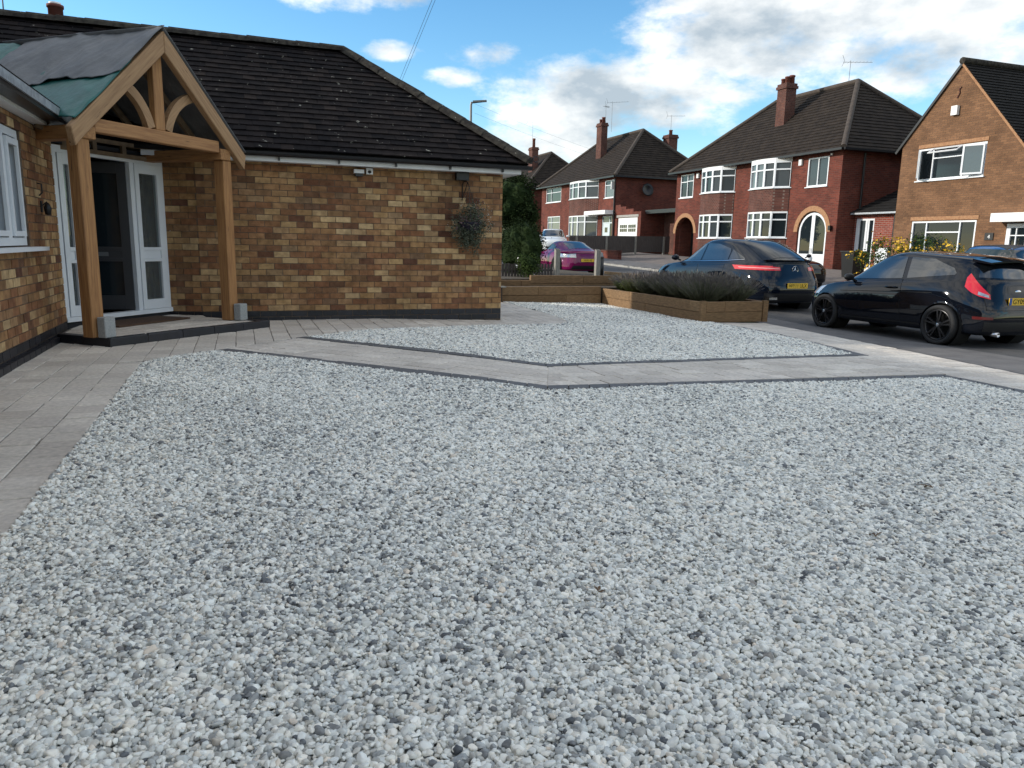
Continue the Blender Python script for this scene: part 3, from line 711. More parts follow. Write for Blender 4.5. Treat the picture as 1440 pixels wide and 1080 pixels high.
def add_tile(mb, it):
    _, x, w, s0, dj, tw_ = it
    s1 = min(s0 + 0.185, SL + 0.02)
    lo = 0.014 + dj
    v = []
    for s, n0, n1 in ((s0, lo, lo + 0.02), (s1, -0.006, 0.012)):
        for n_ in (n0, n1):
            for xx, t_ in ((x, -tw_), (x + w, tw_)):
                v.append(E0 + Vector((xx, 0, 0)) + ES * s + EN * (n_ + t_))
    mb.add(v, [(0, 1, 3, 2), (2, 3, 7, 6), (0, 2, 6, 4), (1, 5, 7, 3), (4, 6, 7, 5)])
def tkey(it):
    _, x, w, s0, dj, tw_ = it
    p = E0 + Vector((x + w / 2, 0, 0)) + ES * (s0 + 0.07); q = proj(p)
    if not (-10 < q[0] < 1450 and -10 < q[1] < 1090): return 0
    if q[0] < 225 and q[1] > 50: return 0
    return w * abs((p - CAM).normalized().dot(EN)) / q[2] ** 2
place(ALLT, tkey, 300, 'roof_tile', 'roof_tiles', m_tile, m_tile_i, add_tile)
def caps(p, q, n, r, parent, m, nm='ridge_tile'):
    p, q = Vector(p), Vector(q); d = (q - p) / n; dn = d.normalized(); side = dn.cross(Z3).normalized(); up = side.cross(dn)
    for k in range(n):
        mb = MB(); a = p + d * k; v = []; f = []
        j = rt_.uniform(-0.006, 0.006)
        for c, rr in ((a, r * 1.04), (a + d * 1.03, r * 0.97)):
            for i in range(7):
                t = math.pi * (i / 6); v.append(c + side * math.cos(t) * rr + up * (math.sin(t) * rr * 0.8 - 0.02 + j))
        for i in range(6): f.append((i, i + 1, 8 + i, 7 + i))
        f.append(tuple(range(6, -1, -1))); f.append(tuple(range(7, 14)))
        mb.add(v, f).build(nm, m, parent)
caps((-6.8, 13.92, 4.42), (XR, 13.92, 4.42), 22, 0.14, roof, m_ridge)
caps((XE + 0.02, 11.40, 2.47), (XR, 13.92, 4.43), 9, 0.125, roof, m_ridge, 'hip_tile')
def courses(mb, a, b, c, d, n, lip=0.03):
    """stepped roof courses from eave a-b up to ridge d-c"""
    a, b, c, d = map(Vector, (a, b, c, d)); nn = (b - a).cross(d - a).normalized()
    if nn.z < 0: nn = -nn
    for k in range(n):
        t0, t1 = k / n, (k + 1) / n
        p, q, r, s = a.lerp(d, t0), b.lerp(c, t0), b.lerp(c, t1), a.lerp(d, t1)
        mb.add([p, q, q + nn * lip, p + nn * lip, r, s], [(0, 1, 2, 3), (3, 2, 4, 5)])
hp = MB(); courses(hp, (XE, 11.42, 2.42), (XE, 16.6, 2.42), (XR, 13.93, 4.38), (XR, 13.92, 4.38), 20)
hp.build('hip_slope', m_froof2, roof)
wr = MB(); courses(wr, (-1.74, -6.3, 2.5), (-1.74, 10.05, 2.5), (-6.0, 14.5, 5.75), (-6.0, -6.3, 5.75), 30)  # unseen wing ridge, set high and long to shade the gravel
wr.add([(-1.74, 10.05, 2.5), (-2.1, 11.6, 2.55), (-6, 15.5, 5.75), (-6, 14.5, 5.75)], [(0, 1, 2, 3)])
courses(wr, (-10.3, 16.6, 2.5), (-10.3, -6.3, 2.5), (-6.0, -6.3, 5.75), (-6.0, 15.5, 5.75), 30)
wr.add([(-1.8, -6.25, 2.5), (-10.2, -6.25, 2.5), (-6, -6.25, 5.7)], [(0, 1, 2)]); wr.add([(-10.2, 16.5, 2.5), (-2, 16.5, 2.5), (-6, 15.5, 5.7)], [(0, 1, 2)])
wr.build('wing_roof', m_froof2, bung)
# eaves of the wing: alloy gutter face, black underside, pale soffit
for k in range(12):
    a = 10.02 - k * 0.86
    MB().box((-1.735, a - 0.853, 2.425), (-1.715, a, 2.505)).build('gutter_face', m_lead, bung)
MB().box((-1.90, -6, 2.385), (-1.737, 10.0, 2.44)).build('gutter_trough', m_gutter, bung)
MB().box((-2.018, -6, 2.352), (-1.89, 10.26, 2.384)).build('soffit', m_whiteg, bung)
# flue and aerial on the ridge
fl = MB().lathe([(0.0, 0.02), (0.105, 0.02), (0.105, 0.2), (0.12, 0.2), (0.12, 0.24), (0.0, 0.24)], (-2.5, 13.95, 4.42), n=16).build('flue', m_pot, roof)
MB().lathe([(0.0, 0.24), (0.085, 0.24), (0.085, 0.275), (0.0, 0.28)], (-2.5, 13.95, 4.42), n=14).build('flue_cap', m_whiteg, fl)
MB().tube([(-3.2, 14.0, 4.3), (-3.2, 14.0, 5.1)], 0.012, 6).tube([(-3.3, 13.9, 4.98), (-2.72, 14.05, 4.84)], 0.008, 5).tube([(-3.0, 13.7, 4.9), (-2.9, 14.3, 4.9)], 0.005, 5).build('aerial', m_metal, roof)

# ---- windows: frame bars with panes let into them
def window(parent, o, t, n, w, h, cols, rows=None, fw=0.06, dep=0.07, m=None, panes=None, sill=True, name='window', bar=None):
    """o bottom corner, t along, n outward; cols / rows are the inner divisions as fractions"""
    o, t, n = Vector(o), Vector(t).normalized(), Vector(n).normalized(); m = m or m_white; bar = bar or fw * 0.75
    mb = MB(); cs = [0] + list(cols) + [1]
    B = lambda u0, u1, z0, z1, d0=-0.03, d1=None: mb.obox(o, t, n, Z3, (u0, d0, z0), (u1, dep - 0.03 if d1 is None else d1, z1))
    B(0, fw, 0, h); B(w - fw, w, 0, h); B(fw, w - fw, 0, fw); B(fw, w - fw, h - fw, h)
    xs = [(fw if i == 0 else cs[i] * w + bar / 2, w - fw if i == len(cs) - 2 else cs[i + 1] * w - bar / 2) for i in range(len(cs) - 1)]
    for c in cols: B(c * w - bar / 2, c * w + bar / 2, fw, h - fw, -0.028, dep - 0.034)
    lights = []
    for i, (a, b) in enumerate(xs):
        rw = rows[i] if isinstance(rows, dict) and i in rows else (rows if isinstance(rows, (list, tuple)) else [])
        zs = [fw] + [r * h for r in rw] + [h - fw]
        for r in rw: B(a, b, r * h - bar / 2, r * h + bar / 2, -0.026, dep - 0.038)
        for j in range(len(zs) - 1):
            z0 = zs[j] + (bar / 2 if j else 0); z1 = zs[j + 1] - (bar / 2 if j < len(zs) - 2 else 0); lights.append((i, j, a, b, z0, z1))
    if sill: B(-0.05, w + 0.05, -0.04, -0.002, -0.03, dep + 0.04)
    wo = mb.build(name, m, parent)
    for i, j, a, b, z0, z1 in lights:
        pm = panes(i, j) if callable(panes) else (panes or m_glass)
        MB().obox(o, t, n, Z3, (a - 0.004, -0.02, z0 - 0.004), (b + 0.004, -0.012, z1 + 0.004)).build('pane', pm, wo)
    return wo
# the wing window: fixed light, casement and a narrow casement, sill below
m_seeglass = glass('clear glass', (0.5, 0.55, 0.56), 0.02, 0.9)
wo = window(bung, (WX - 0.10, WIN0 + 0.01, WZ0 + 0.01), (0, 1, 0), (1, 0, 0), WIN1 - WIN0 - 0.02, WZ1 - WZ0 - 0.02, [0.42, 0.76], {0: [], 1: [], 2: []}, fw=0.075, dep=0.11, sill=False, bar=0.12)
MB().box((WX - 0.1, WIN0 - 0.05, WZ0 - 0.045), (WX + 0.10, 9.30, WZ0 - 0.005)).build('sill', m_white, wo)
for y0, y1 in ((7.72, 8.33), (8.47, 8.88)):
    c = MB()
    for k in range(3):
        pass
    c.obox((WX - 0.03, y0, WZ0 + 0.1), (0, 1, 0), (1, 0, 0), Z3, (0, 0, 0), (y1 - y0, 0.03, 0.05)); c.obox((WX - 0.03, y0, WZ0 + 0.1), (0, 1, 0), (1, 0, 0), Z3, (0, 0, 0.87), (y1 - y0, 0.03, 0.93))
    c.obox((WX - 0.03, y0, WZ0 + 0.1), (0, 1, 0), (1, 0, 0), Z3, (0, 0, 0.05), (0.05, 0.03, 0.87)); c.obox((WX - 0.03, y0, WZ0 + 0.1), (0, 1, 0), (1, 0, 0), Z3, (y1 - y0 - 0.05, 0, 0.05), (y1 - y0, 0.03, 0.87))
    c.build('casement', m_white, wo)

# ---- diagonal door screen in the corner
SB = Vector((-1.98, 10.6, 0)); ST = Vector((0.98, 1.3, 0)).normalized(); SN = Vector((ST.y, -ST.x, 0))
def SP(mb, s0, s1, z0, z1, d0=-0.05, d1=0.02): mb.obox(SB, ST, SN, Z3, (s0, d0, z0), (s1, d1, z1)); return mb
fm = MB()
for s0, s1 in ((-0.16, -0.09), (0.13, 0.2), (1.03, 1.10), (1.565, 1.635)): SP(fm, s0, s1, 0.2, 2.17)
SP(fm, -0.16, 1.635, 2.171, 2.255); SP(fm, -0.16, 1.635, 0.14, 0.199, -0.06, 0.05)
screen = fm.build('door_screen', m_white, bung)
def sidelight(s0, s1):
    m1 = MB(); d = dict(d0=-0.03, d1=0.035)
    SP(m1, s0, s0 + 0.07, 0.203, 2.168, **d); SP(m1, s1 - 0.065, s1, 0.203, 2.168, **d)
    for z0, z1 in ((0.203, 0.335), (0.86, 0.90), (1.01, 1.055), (2.04, 2.168)): SP(m1, s0 + 0.071, s1 - 0.066, z0, z1, **d)
    SP(m1, s0 + 0.071, s1 - 0.066, 0.901, 1.009, -0.02, 0.02)
    sd_ = m1.build('side_light', m_white, screen)
    for z0, z1 in ((0.335, 0.86), (1.055, 2.04)): SP(MB(), s0 + 0.066, s1 - 0.06, z0 - 0.004, z1 + 0.004, -0.006, 0.004).build('pane', m_seeglass, sd_)
sidelight(1.105, 1.56); sidelight(-0.085, 0.125)
cu = MB(); v = []; f = []
for i in range(29):
    s = 1.12 + 0.43 * i / 28; dd = -0.14 + 0.022 * math.sin(i * 1.15) + 0.012 * math.sin(i * 2.3)
    for z in (0.16, 2.15): v.append(SB + ST * s + SN * dd + Z3 * z)
for i in range(28): f.append((2 * i, 2 * i + 2, 2 * i + 3, 2 * i + 1))
cu.add(v, f, True).build('curtain', m_curt, screen)
# the door leaf swings inwards from the right jamb
hd = SB + ST * 1.025 - SN * 0.04; ang = R(58); LD = -ST * math.cos(ang) - SN * math.sin(ang); LN = Vector((-LD.y, LD.x, 0))
if LN.dot(SN) < 0: LN = -LN
def LP(mb, a, b, z0, z1, d0=-0.03, d1=0.03): mb.obox(hd, LD, LN, Z3, (a, d0, z0), (b, d1, z1)); return mb
lf = MB()
LP(lf, 0, 0.11, 0.21, 2.16); LP(lf, 0.71, 0.82, 0.21, 2.16)
for z0, z1 in ((0.21, 0.4), (0.86, 0.905), (1.01, 1.055), (2.02, 2.16)): LP(lf, 0.111, 0.709, z0, z1)
LP(lf, 0.111, 0.709, 0.906, 1.009, -0.02, 0.02)
leaf = lf.build('front_door', mat('anthracite door', (0.035, 0.037, 0.042), 0.4), bung)
for z0, z1 in ((0.4, 0.86), (1.055, 2.02)): LP(MB(), 0.106, 0.714, z0 - 0.004, z1 + 0.004, -0.008, 0.008).build('pane', m_glass, leaf)
LP(MB(), 0.28, 0.54, 0.93, 0.985, 0.021, 0.03).build('letter_plate', m_metal, leaf)

# ---- raised step in front of the door
st_poly = [(-2.0, 9.66), (-1.39, 9.13), (0.31, 10.78), (-0.5, 11.5), (-0.55, 11.75), (-0.99, 11.9), (-1.96, 10.62), (-2.0, 10.4)]
step = MB().prism(st_poly, -0.1, 0.075).build('door_step', m_sand)
tag(step, 'low paved porch step with dark blue brick edge below the front door', 'step')
inner = [(-1.95, 9.75), (-1.38, 9.27), (0.15, 10.76), (-0.5, 11.42), (-0.55, 11.70), (-0.99, 11.85), (-1.93, 10.58), (-1.95, 10.35)]
for c in lay(inner, (0.64, 0.77), 0.2, [0.2, 0.3, 0.4], (-1.38, 9.27)):
    mb = MB(); block_mb(mb, c, lambda x, y: 0.09); mb.build('paver', m_pav, step)
for ln in ([(-2.0, 9.645), (-1.39, 9.11), (0.345, 10.785), (-0.1, 11.17)],):
    for c in strip(ln, 0.115, 0.44):
        mb = MB(); block_mb(mb, c, lambda x, y: 0.095, 0.12, 0.008); mb.build('edge_brick', m_blue, step)
dm = MB(); mo = SB + ST * 0.62 + SN * 0.42
dm.obox((mo.x, mo.y, 0.094), ST, SN, Z3, (-0.62, -0.30, 0), (0.62, 0.26, 0.018))
tag(dm.build('doormat', m_mat), 'brown coir doormat lying on the step before the open door', 'doormat')

# ---- oak porch
PL = Vector((-1.47, 9.40, 0)); PD = Vector((0.6411, 0.7675, 0)); PN = Vector((0.7675, -0.6411, 0)); P0 = PL + PN * 0.1
porch = thing('oak_porch', 'open oak porch with king post truss over the corner doorway', 'porch', (-0.75, 10.25, 0.09))
def PB(mb, s0, s1, d0, d1, z0, z1): mb.obox(P0, PD, PN, Z3, (s0, d0, z0), (s1, d1, z1)); return mb
def wobble(o, amt=0.004):
    bm = bmesh.new(); bm.from_mesh(o.data); bmesh.ops.bevel(bm, geom=bm.edges[:], offset=0.008, segments=1, affect='EDGES'); bm.to_mesh(o.data); bm.free(); return o
for s in (-0.155, 2.02):
    p = wobble(PB(MB(), s - 0.078, s + 0.078, -0.17, -0.015, 0.095, 2.205).build('post', m_oak, porch))
    wobble(PB(MB(), s - 0.035, s + 0.11, 0.0, 0.115, 0.096, 0.32).build('stone_pad', m_stone, p))
for s in (-0.09, 1.99):
    wobble(PB(MB(), s - 0.10, s + 0.085, -1.75, 0.005, 2.206, 2.345).build('wall_plate', m_oakp, porch))
wobble(PB(MB(), 0.0, 1.885, -0.13, -0.01, 2.29, 2.435).build('tie_beam', m_oakh, porch))
CS = 0.985
def PE(pts, d0, d1): return MB().extrude([P0 + PD * s + PN * d0 + Z3 * z for s, z in pts], PN * (d1 - d0))
def fixn(o):
    bm = bmesh.new(); bm.from_mesh(o.data); bmesh.ops.recalc_face_normals(bm, faces=bm.faces[:]); bm.to_mesh(o.data); bm.free(); return o
rf = [(-0.345, 2.30), (CS, 3.545), (CS, 3.305), (-0.17, 2.245), (-0.305, 2.11)]
for mir in (0, 1):
    pts = [((2 * CS - s) if mir else s, z) for s, z in rf]
    wobble(fixn(PE(pts, -0.035 + 0.003 * mir, 0.055 + 0.003 * mir).build('principal_rafter', m_oakr[mir], porch)))
wobble(PB(MB(), CS - 0.11, CS + 0.035, -0.13, -0.036, 2.436, 3.34).build('king_post', m_oak, porch))
for mir in (0, 1):
    A, Bc, Cc = Vector((0.40, 2.90)), Vector((0.72, 2.80)), Vector((0.82, 2.45))
    mid = [A * (1 - t) ** 2 + Bc * 2 * t * (1 - t) + Cc * t * t for t in fr(0, 1, 10)]
    lo_, hi_ = [], []
    for i, p in enumerate(mid):
        d = (mid[min(i + 1, 10)] - mid[max(i - 1, 0)]).normalized(); nn_ = Vector((-d.y, d.x)); lo_.append(p - nn_ * 0.052); hi_.append(p + nn_ * 0.052)
    ctr = CS - 0.0375
    mb = MB()
    for i in range(10):
        q = [lo_[i], lo_[i + 1], hi_[i + 1], hi_[i]]
        q = [((2 * ctr - p.x) if mir else p.x, p.y) for p in q]
        mb.extrude([P0 + PD * s + PN * -0.125 + Z3 * z for s, z in q], PN * 0.08)
    o = mb.build('curved_strut', m_oakr[1 - mir], porch)
    bm = bmesh.new(); bm.from_mesh(o.data); bmesh.ops.remove_doubles(bm, verts=bm.verts[:], dist=0.0008)
    inner_f = [f for f in bm.faces if abs(f.normal.dot(PN)) < 0.5 and all(len(e.link_faces) > 2 for e in f.edges if e.calc_length() > 0.09)]
    bmesh.ops.recalc_face_normals(bm, faces=bm.faces[:]); bm.to_mesh(o.data); bm.free()
# common rafters, ridge board and the rough frame at the back
PB(MB(), CS - 0.02, CS + 0.02, -2.7, -0.14, 3.36, 3.48).build('ridge_board', m_timber, porch)
for dd in (-0.55, -1.0, -1.45):
    for mir in (0, 1):
        q = [(-0.28, 2.33), (CS, 3.50), (CS, 3.40), (-0.2, 2.30)]
        q = [((2 * CS - s) if mir else s, z) for s, z in q]
        fixn(PE(q, dd - 0.022 + 0.001 * mir, dd + 0.022 + 0.001 * mir).build('common_rafter', m_timber, porch))
for z in (2.21, 2.36): PB(MB(), 0.0, 1.88, -1.30, -1.24, z, z + 0.05).build('rail', m_timber, porch)
for s in (0.2, 0.62, 1.05, 1.5): PB(MB(), s, s + 0.06, -1.29, -1.25, 2.261, 2.359).build('stud', m_timber, porch)
# sheets over the rafters
def cloth(name, m, mir, a_rng, b_fun, lift, amp, seed, na_=44, nb=26):
    v = []; f = []
    for i in range(na_ + 1):
        ta = i / na_; a = a_rng[0] + (a_rng[1] - a_rng[0]) * ta
        b0, b1 = b_fun(ta)
        for j in range(nb + 1):
            b = b0 + (b1 - b0) * j / nb
            s = CS + (-0.345 - CS) * b; z = 3.56 + (2.315 - 3.56) * b
            w = amp * 0.6 * mnoise.noise(Vector((a * 1.4 + seed, b * 2.4, seed))) + amp * 0.5 * (0.5 - abs(mnoise.noise(Vector((a * 2.6 + b * 4.5 + seed, b * 1.2, 3.1))))) + amp * 0.22 * (0.4 - abs(mnoise.noise(Vector((a * 7.0 - b * 6.0 + seed, b * 3.0, 9.4)))))
            w *= min(1, 0.35 + 6 * min(a_rng[1] - a + 0.2, a + 0.02) if not mir else 1)
            sag = -0.05 * math.sin(math.pi * min(1, a / 2.9)) * (1 - b * 0.4)
            if mir: s = 2 * CS - s
            v.append(P0 + PD * s - PN * (a - 0.06) + Z3 * (z + lift + max(-0.012, w) + sag * (0 if mir else 1) + 0.012))
    for i in range(na_):
        for j in range(nb):
            k = i * (nb + 1) + j; q = (k, k + 1, k + nb + 2, k + nb + 1); f.append(q[::-1] if mir else q)
    o = MB().add(v, f, True).build(name, m)
    md = o.modifiers.new('thickness', 'SOLIDIFY'); md.thickness = 0.006; md.offset = 0
    return o
c1 = cloth('roofing_membrane', m_felt, 0, (0.0, 2.25), lambda t: (-0.012, 0.50 + 0.10 * t + 0.02 * math.sin(9 * t)), 0.022, 0.11, 1.7, 90, 44)
tag(c1, 'grey roofing membrane draped over the left slope of the oak porch', 'membrane')
c2 = cloth('membrane', m_felt, 1, (0.0, 2.6), lambda t: (-0.012, 1.0), 0.014, 0.008, 5.2); c2.parent = porch; c2.matrix_parent_inverse = WM[porch.name].inverted()
c3 = cloth('tarpaulin', m_tarp, 0, (0.02, 2.9), lambda t: (0.36, 0.95 - 0.10 * t), -0.012, 0.09, 8.3, 70, 36)
tag(c3, 'green tarpaulin tucked under the grey membrane above the alloy gutter', 'tarpaulin')
c4 = cloth('tarpaulin', m_tarp, 0, (1.95, 4.3), lambda t: (0.02 + 0.04 * t, 0.80), 0.012, 0.09, 12.6, 60, 30)
tag(c4, 'green tarpaulin spread on the roof tiles at the left edge', 'tarpaulin')

# ---- fittings on the walls
lm = MB().lathe([(0, -0.06), (0.028, -0.055), (0.038, 0.015), (0.03, 0.04), (0.012, 0.07), (0, 0.075)], (WX + 0.07, 9.53, 1.47), n=10)
lm.bar((WX + 0.008, 9.53, 1.5), (WX + 0.07, 9.53, 1.55), 0.012); lm.box((WX + 0.009, 9.50, 1.44), (WX + 0.02, 9.56, 1.56))
tag(lm.build('wall_lantern', m_black), 'small black wall lantern on the wing brickwork right of the window', 'lantern')
tag(MB().tube([(WX + 0.009, 9.44, 1.74), (WX + 0.05, 9.44, 1.73), (WX + 0.05, 9.44, 1.64), (WX + 0.02, 9.44, 1.61)], 0.008, 6).build('wall_hook', m_black), 'thin black hook screwed into the wing wall above the lantern', 'hook')
sl_ = thing('security_light', 'white security floodlight fixed under the eave of the front wall', 'floodlight', (1.74, WY - 0.06, 2.2))
MB().box((1.66, WY - 0.11, 2.195), (1.81, WY - 0.014, 2.25)).build('housing', m_whiteg, sl_)
MB().box((1.68, WY - 0.115, 2.15), (1.79, WY - 0.02, 2.194)).build('lamp_head', m_black, sl_)
dbx = thing('sensor_box', 'small white square sensor box beside the security floodlight', 'sensor', (1.9, WY - 0.03, 2.2))
MB().box((1.85, WY - 0.06, 2.19), (1.95, WY - 0.014, 2.28)).build('case', m_whiteg, dbx)
MB().lathe([(0, 0.02), (0.02, 0.018), (0.026, 0)], (1.90, WY - 0.06, 2.225), (0, -1, 0), 10).build('lens', m_black, dbx)
vb = MB().box((3.25, WY - 0.12, 2.165), (3.45, WY - 0.014, 2.286)); vb.box((3.27, WY - 0.13, 2.17), (3.43, WY - 0.121, 2.20))
tag(vb.build('vent_box', m_black), 'black box under the eave above the hanging basket', 'box')
ks = thing('door_bell', 'white and black door bell unit beside the right hand door frame', 'door bell', (-0.93, 11.86, 1.3))
ko = SB + ST * 1.69 + SN * 0.03
MB().obox((ko.x, ko.y, 0), ST, SN, Z3, (-0.03, 0, 1.25), (0.035, 0.035, 1.345)).build('button_plate', m_whiteg, ks)
MB().obox((ko.x, ko.y, 0), ST, SN, Z3, (-0.032, -0.002, 1.346), (0.037, 0.033, 1.42)).build('camera_head', m_black, ks)
MB().lathe([(0, 0.004), (0.016, 0.004), (0.016, 0)], ko + Z3 * 1.3 + SN * 0.035 + ST * 0.002, SN, 12).build('button', m_black, ks)

# ---- leaves
def leaves(mb, c, rad, n, size, rng, shell=0.55, flat=0.0, droop=0.0, aspect=0.55):
    """n small bent leaf faces through an ellipsoid, denser towards its skin, in clumps"""
    c = Vector(c)
    cl = [Vector((rng.gauss(0, 1), rng.gauss(0, 1), rng.gauss(0, 1))).normalized() * (shell + (1 - shell) * rng.random()) for _ in range(max(6, n // 45))]
    for i in range(n):
        k = rng.choice(cl)
        p = k + Vector((rng.gauss(0, 1), rng.gauss(0, 1), rng.gauss(0, 1))) * 0.17
        p = c + Vector((p.x * rad[0], p.y * rad[1], p.z * rad[2]))
        d = Vector((rng.gauss(0, 1), rng.gauss(0, 1), rng.gauss(0, 0.6) - droop)).normalized(); s = d.orthogonal().normalized()
        s = (Matrix.Rotation(rng.random() * 6.28, 3, d) @ s); L_ = size * rng.uniform(0.6, 1.4); w = L_ * aspect / 2; up = d.cross(s) * L_ * 0.12
        mb.add([p, p + d * L_ * 0.5 + s * w + up, p + d * L_, p + d * L_ * 0.5 - s * w + up], [(0, 1, 2), (0, 2, 3)])
    return mb
hb = thing('hanging_basket', 'hanging basket of trailing flowers on the front wall near the corner', 'hanging basket', (3.42, 11.5, 1.5))
MB().tube([(3.37, WY - 0.013, 1.86), (3.37, WY - 0.02, 2.1), (3.38, WY - 0.09, 2.16), (3.40, WY - 0.2, 2.13), (3.41, WY - 0.27, 2.06)], 0.008, 6).tube([(3.37, WY - 0.02, 1.9), (3.39, WY - 0.12, 2.02), (3.40, WY - 0.2, 2.12)], 0.006, 5).build('bracket', m_black, hb)
ch = MB()
for a in (0.3, 2.4, 4.5): ch.tube([(3.41, WY - 0.27, 2.06), (3.42 + 0.17 * math.cos(a), WY - 0.27 + 0.17 * math.sin(a), 1.55)], 0.004, 4)
ch.build('chain', m_black, hb)
MB().lathe([(0, -0.17), (0.09, -0.15), (0.16, -0.07), (0.185, 0.0), (0.19, 0.02), (0.17, 0.02), (0, -0.02)], (3.42, WY - 0.27, 1.5), n=16).build('basket', mat('purple liner', (0.012, 0.010, 0.022), 0.8), hb)
rg = random.Random(21); fo = MB()
leaves(fo, (3.43, WY - 0.27, 1.45), (0.30, 0.19, 0.33), 3600, 0.034, rg, 0.35); leaves(fo, (3.48, WY - 0.26, 1.18), (0.13, 0.12, 0.16), 400, 0.03, rg, 0.4, droop=0.6)
fo.build('foliage', mat('silver leaf', (0.045, 0.060, 0.034), 0.75, (0.115, 0.125, 0.085), 22), hb)
fl_ = MB(); leaves(fl_, (3.43, WY - 0.29, 1.46), (0.31, 0.20, 0.34), 150, 0.022, rg, 0.9, aspect=1.0); fl_.build('flowers', m_ppet, hb)
fl_ = MB(); leaves(fl_, (3.43, WY - 0.29, 1.48), (0.31, 0.20, 0.34), 150, 0.016, rg, 0.95, aspect=1.0); fl_.build('flowers', mat('cream petal', (0.42, 0.40, 0.34), 0.7), hb)
# ------------------------------------------------------------------ raised beds of timber sleepers
def sleeper_run(parent, p, q, zb, n, th=0.1, hgt=0.2, ln=2.4, offs=0.0, name='sleeper', seed=1):
    """n courses of sleepers from p to q, the outer face on the line p-q, thickness to its left"""
    p, q = Vector((*p, 0)), Vector((*q, 0)); d = (q - p); L_ = d.length; d.normalize(); nrm = Vector((-d.y, d.x, 0)); r = random.Random(seed)
    for k in range(n):
        cuts = [0.0]; u = ln * (0.55 if k % 2 else 0.85) + offs
        while u < L_ - 0.25: cuts.append(u); u += ln
        cuts.append(L_)
        for a, b in zip(cuts[:-1], cuts[1:]):
            j = r.uniform(-0.004, 0.004)
            o = MB().obox(p + Z3 * (zb + k * hgt), d, nrm, Z3, (a + 0.003, j, 0.003), (b - 0.003, th + j, hgt - 0.002 + r.uniform(-.003, .002))).build(name, m_sleeper, parent)
            bm = bmesh.new(); bm.from_mesh(o.data); bmesh.ops.bevel(bm, geom=bm.edges[:], offset=0.008, segments=1, affect='EDGES'); bm.to_mesh(o.data); bm.free()
bedA = thing('raised_bed', 'raised timber sleeper bed planted with lavender beside the footway', 'planter', (8.9, 14, -0.15))
zb = -0.21
sleeper_run(bedA, (8.12, 16.1), (8.12, 12.03), zb, 2, seed=1)
sleeper_run(bedA, (8.23, 11.97), (9.52, 11.97), zb, 2, offs=-0.9, seed=2)
sleeper_run(bedA, (9.64, 12.03), (9.64, 16.1), zb, 2, seed=3)
for x0, x1, y0, y1 in ((8.118, 8.228, 11.968, 12.026), (9.525, 9.642, 11.96, 12.026)): MB().box((x0, y0, zb), (x1, y1, zb + 0.415)).build('corner_post', m_sleeper, bedA)
MB().box((8.22, 12.07, zb), (9.54, 16.2, zb + 0.36)).build('soil', m_earth, bedA)
bedB = thing('raised_bed', 'tiered timber sleeper wall behind the far end of the gravel', 'planter', (6.6, 16.6, -0.1))
sleeper_run(bedB, (5.45, 16.12), (8.10, 16.12), -0.17, 2, offs=-0.3, seed=4)
sleeper_run(bedB, (6.62, 17.0), (10.1, 17.0), 0.05, 2, offs=0.1, seed=5)
sleeper_run(bedB, (4.9, 16.9), (6.6, 16.9), 0.14, 1, offs=-0.6, seed=6)
sleeper_run(bedB, (10.22, 17.0), (10.22, 20.0), 0.05, 2, seed=8)
MB().box((5.0, 16.24, -0.2), (9.6, 16.99, 0.20)).build('soil', m_earth, bedB)
MB().box((4.6, 17.15, -0.2), (10.2, 32, 0.36)).build('soil', m_earth, bedB)
bx = thing('dark_post', 'dark stained stub post at the bungalow corner by the sleepers', 'post', (5.5, 16.0, -0.1))
MB().box((5.38, 15.92, -0.2), (5.52, 16.06, 0.22)).build('shaft', mat('stained timber', (0.03, 0.022, 0.016), 0.8, (0.05, 0.036, 0.026), 12), bx)
MB().box((5.33, 15.88, 0.221), (5.60, 16.09, 0.25)).build('cap', m_post, bx)
for x, y, lab in ((7.56, 17.6, 'weathered square gate post left of the purple coupe plate'), (8.70, 17.6, 'weathered gate post before the right rear of the purple coupe')):
    pt = MB().box((x - 0.06, y - 0.06, 0.3), (x + 0.06, y + 0.06, 1.06)); pt.add([(x - .06, y - .06, 1.06), (x + .06, y - .06, 1.06), (x + .06, y + .06, 1.10), (x - .06, y + .06, 1.10)], [(0, 1, 2, 3), (0, 3, 2, 1)])
    pt.add([(x - .06, y + .06, 1.06), (x - .06, y + .06, 1.10), (x + .06, y + .06, 1.10), (x + .06, y + .06, 1.06), (x - .06, y - .06, 1.06), (x + .06, y - .06, 1.06)], [(0, 1, 2, 3), (0, 4, 1), (3, 2, 5)])
    tag(pt.build('gate_post', m_post), lab, 'post')
bo = thing('bollard', 'dark garden bollard light with steel cap right of the gate posts', 'bollard', (9.0, 18.0, 0.3))
MB().lathe([(0, 0), (0.075, 0), (0.075, 0.58), (0, 0.58)], (9.0, 18.0, 0.3), n=14).build('shaft', m_black, bo)
MB().lathe([(0, 0.72), (0.04, 0.70), (0.06, 0.62), (0.085, 0.585), (0, 0.58)], (9.0, 18.0, 0.3), n=14).build('cap', m_metal, bo)
lf_ = thing('picket_fence', 'low dark picket fence behind the tiered sleepers by the hedge', 'fence', (7.0, 18.4, 0.3))
for k in range(17):
    x = 6.35 + k * 0.085
    MB().box((x, 18.39, 0.3), (x + 0.06, 18.41, 0.68 + 0.01 * (k % 3))).build('picket', m_fence, lf_)
MB().box((6.3, 18.412, 0.5), (7.8, 18.44, 0.55)).build('rail', m_fence, lf_)

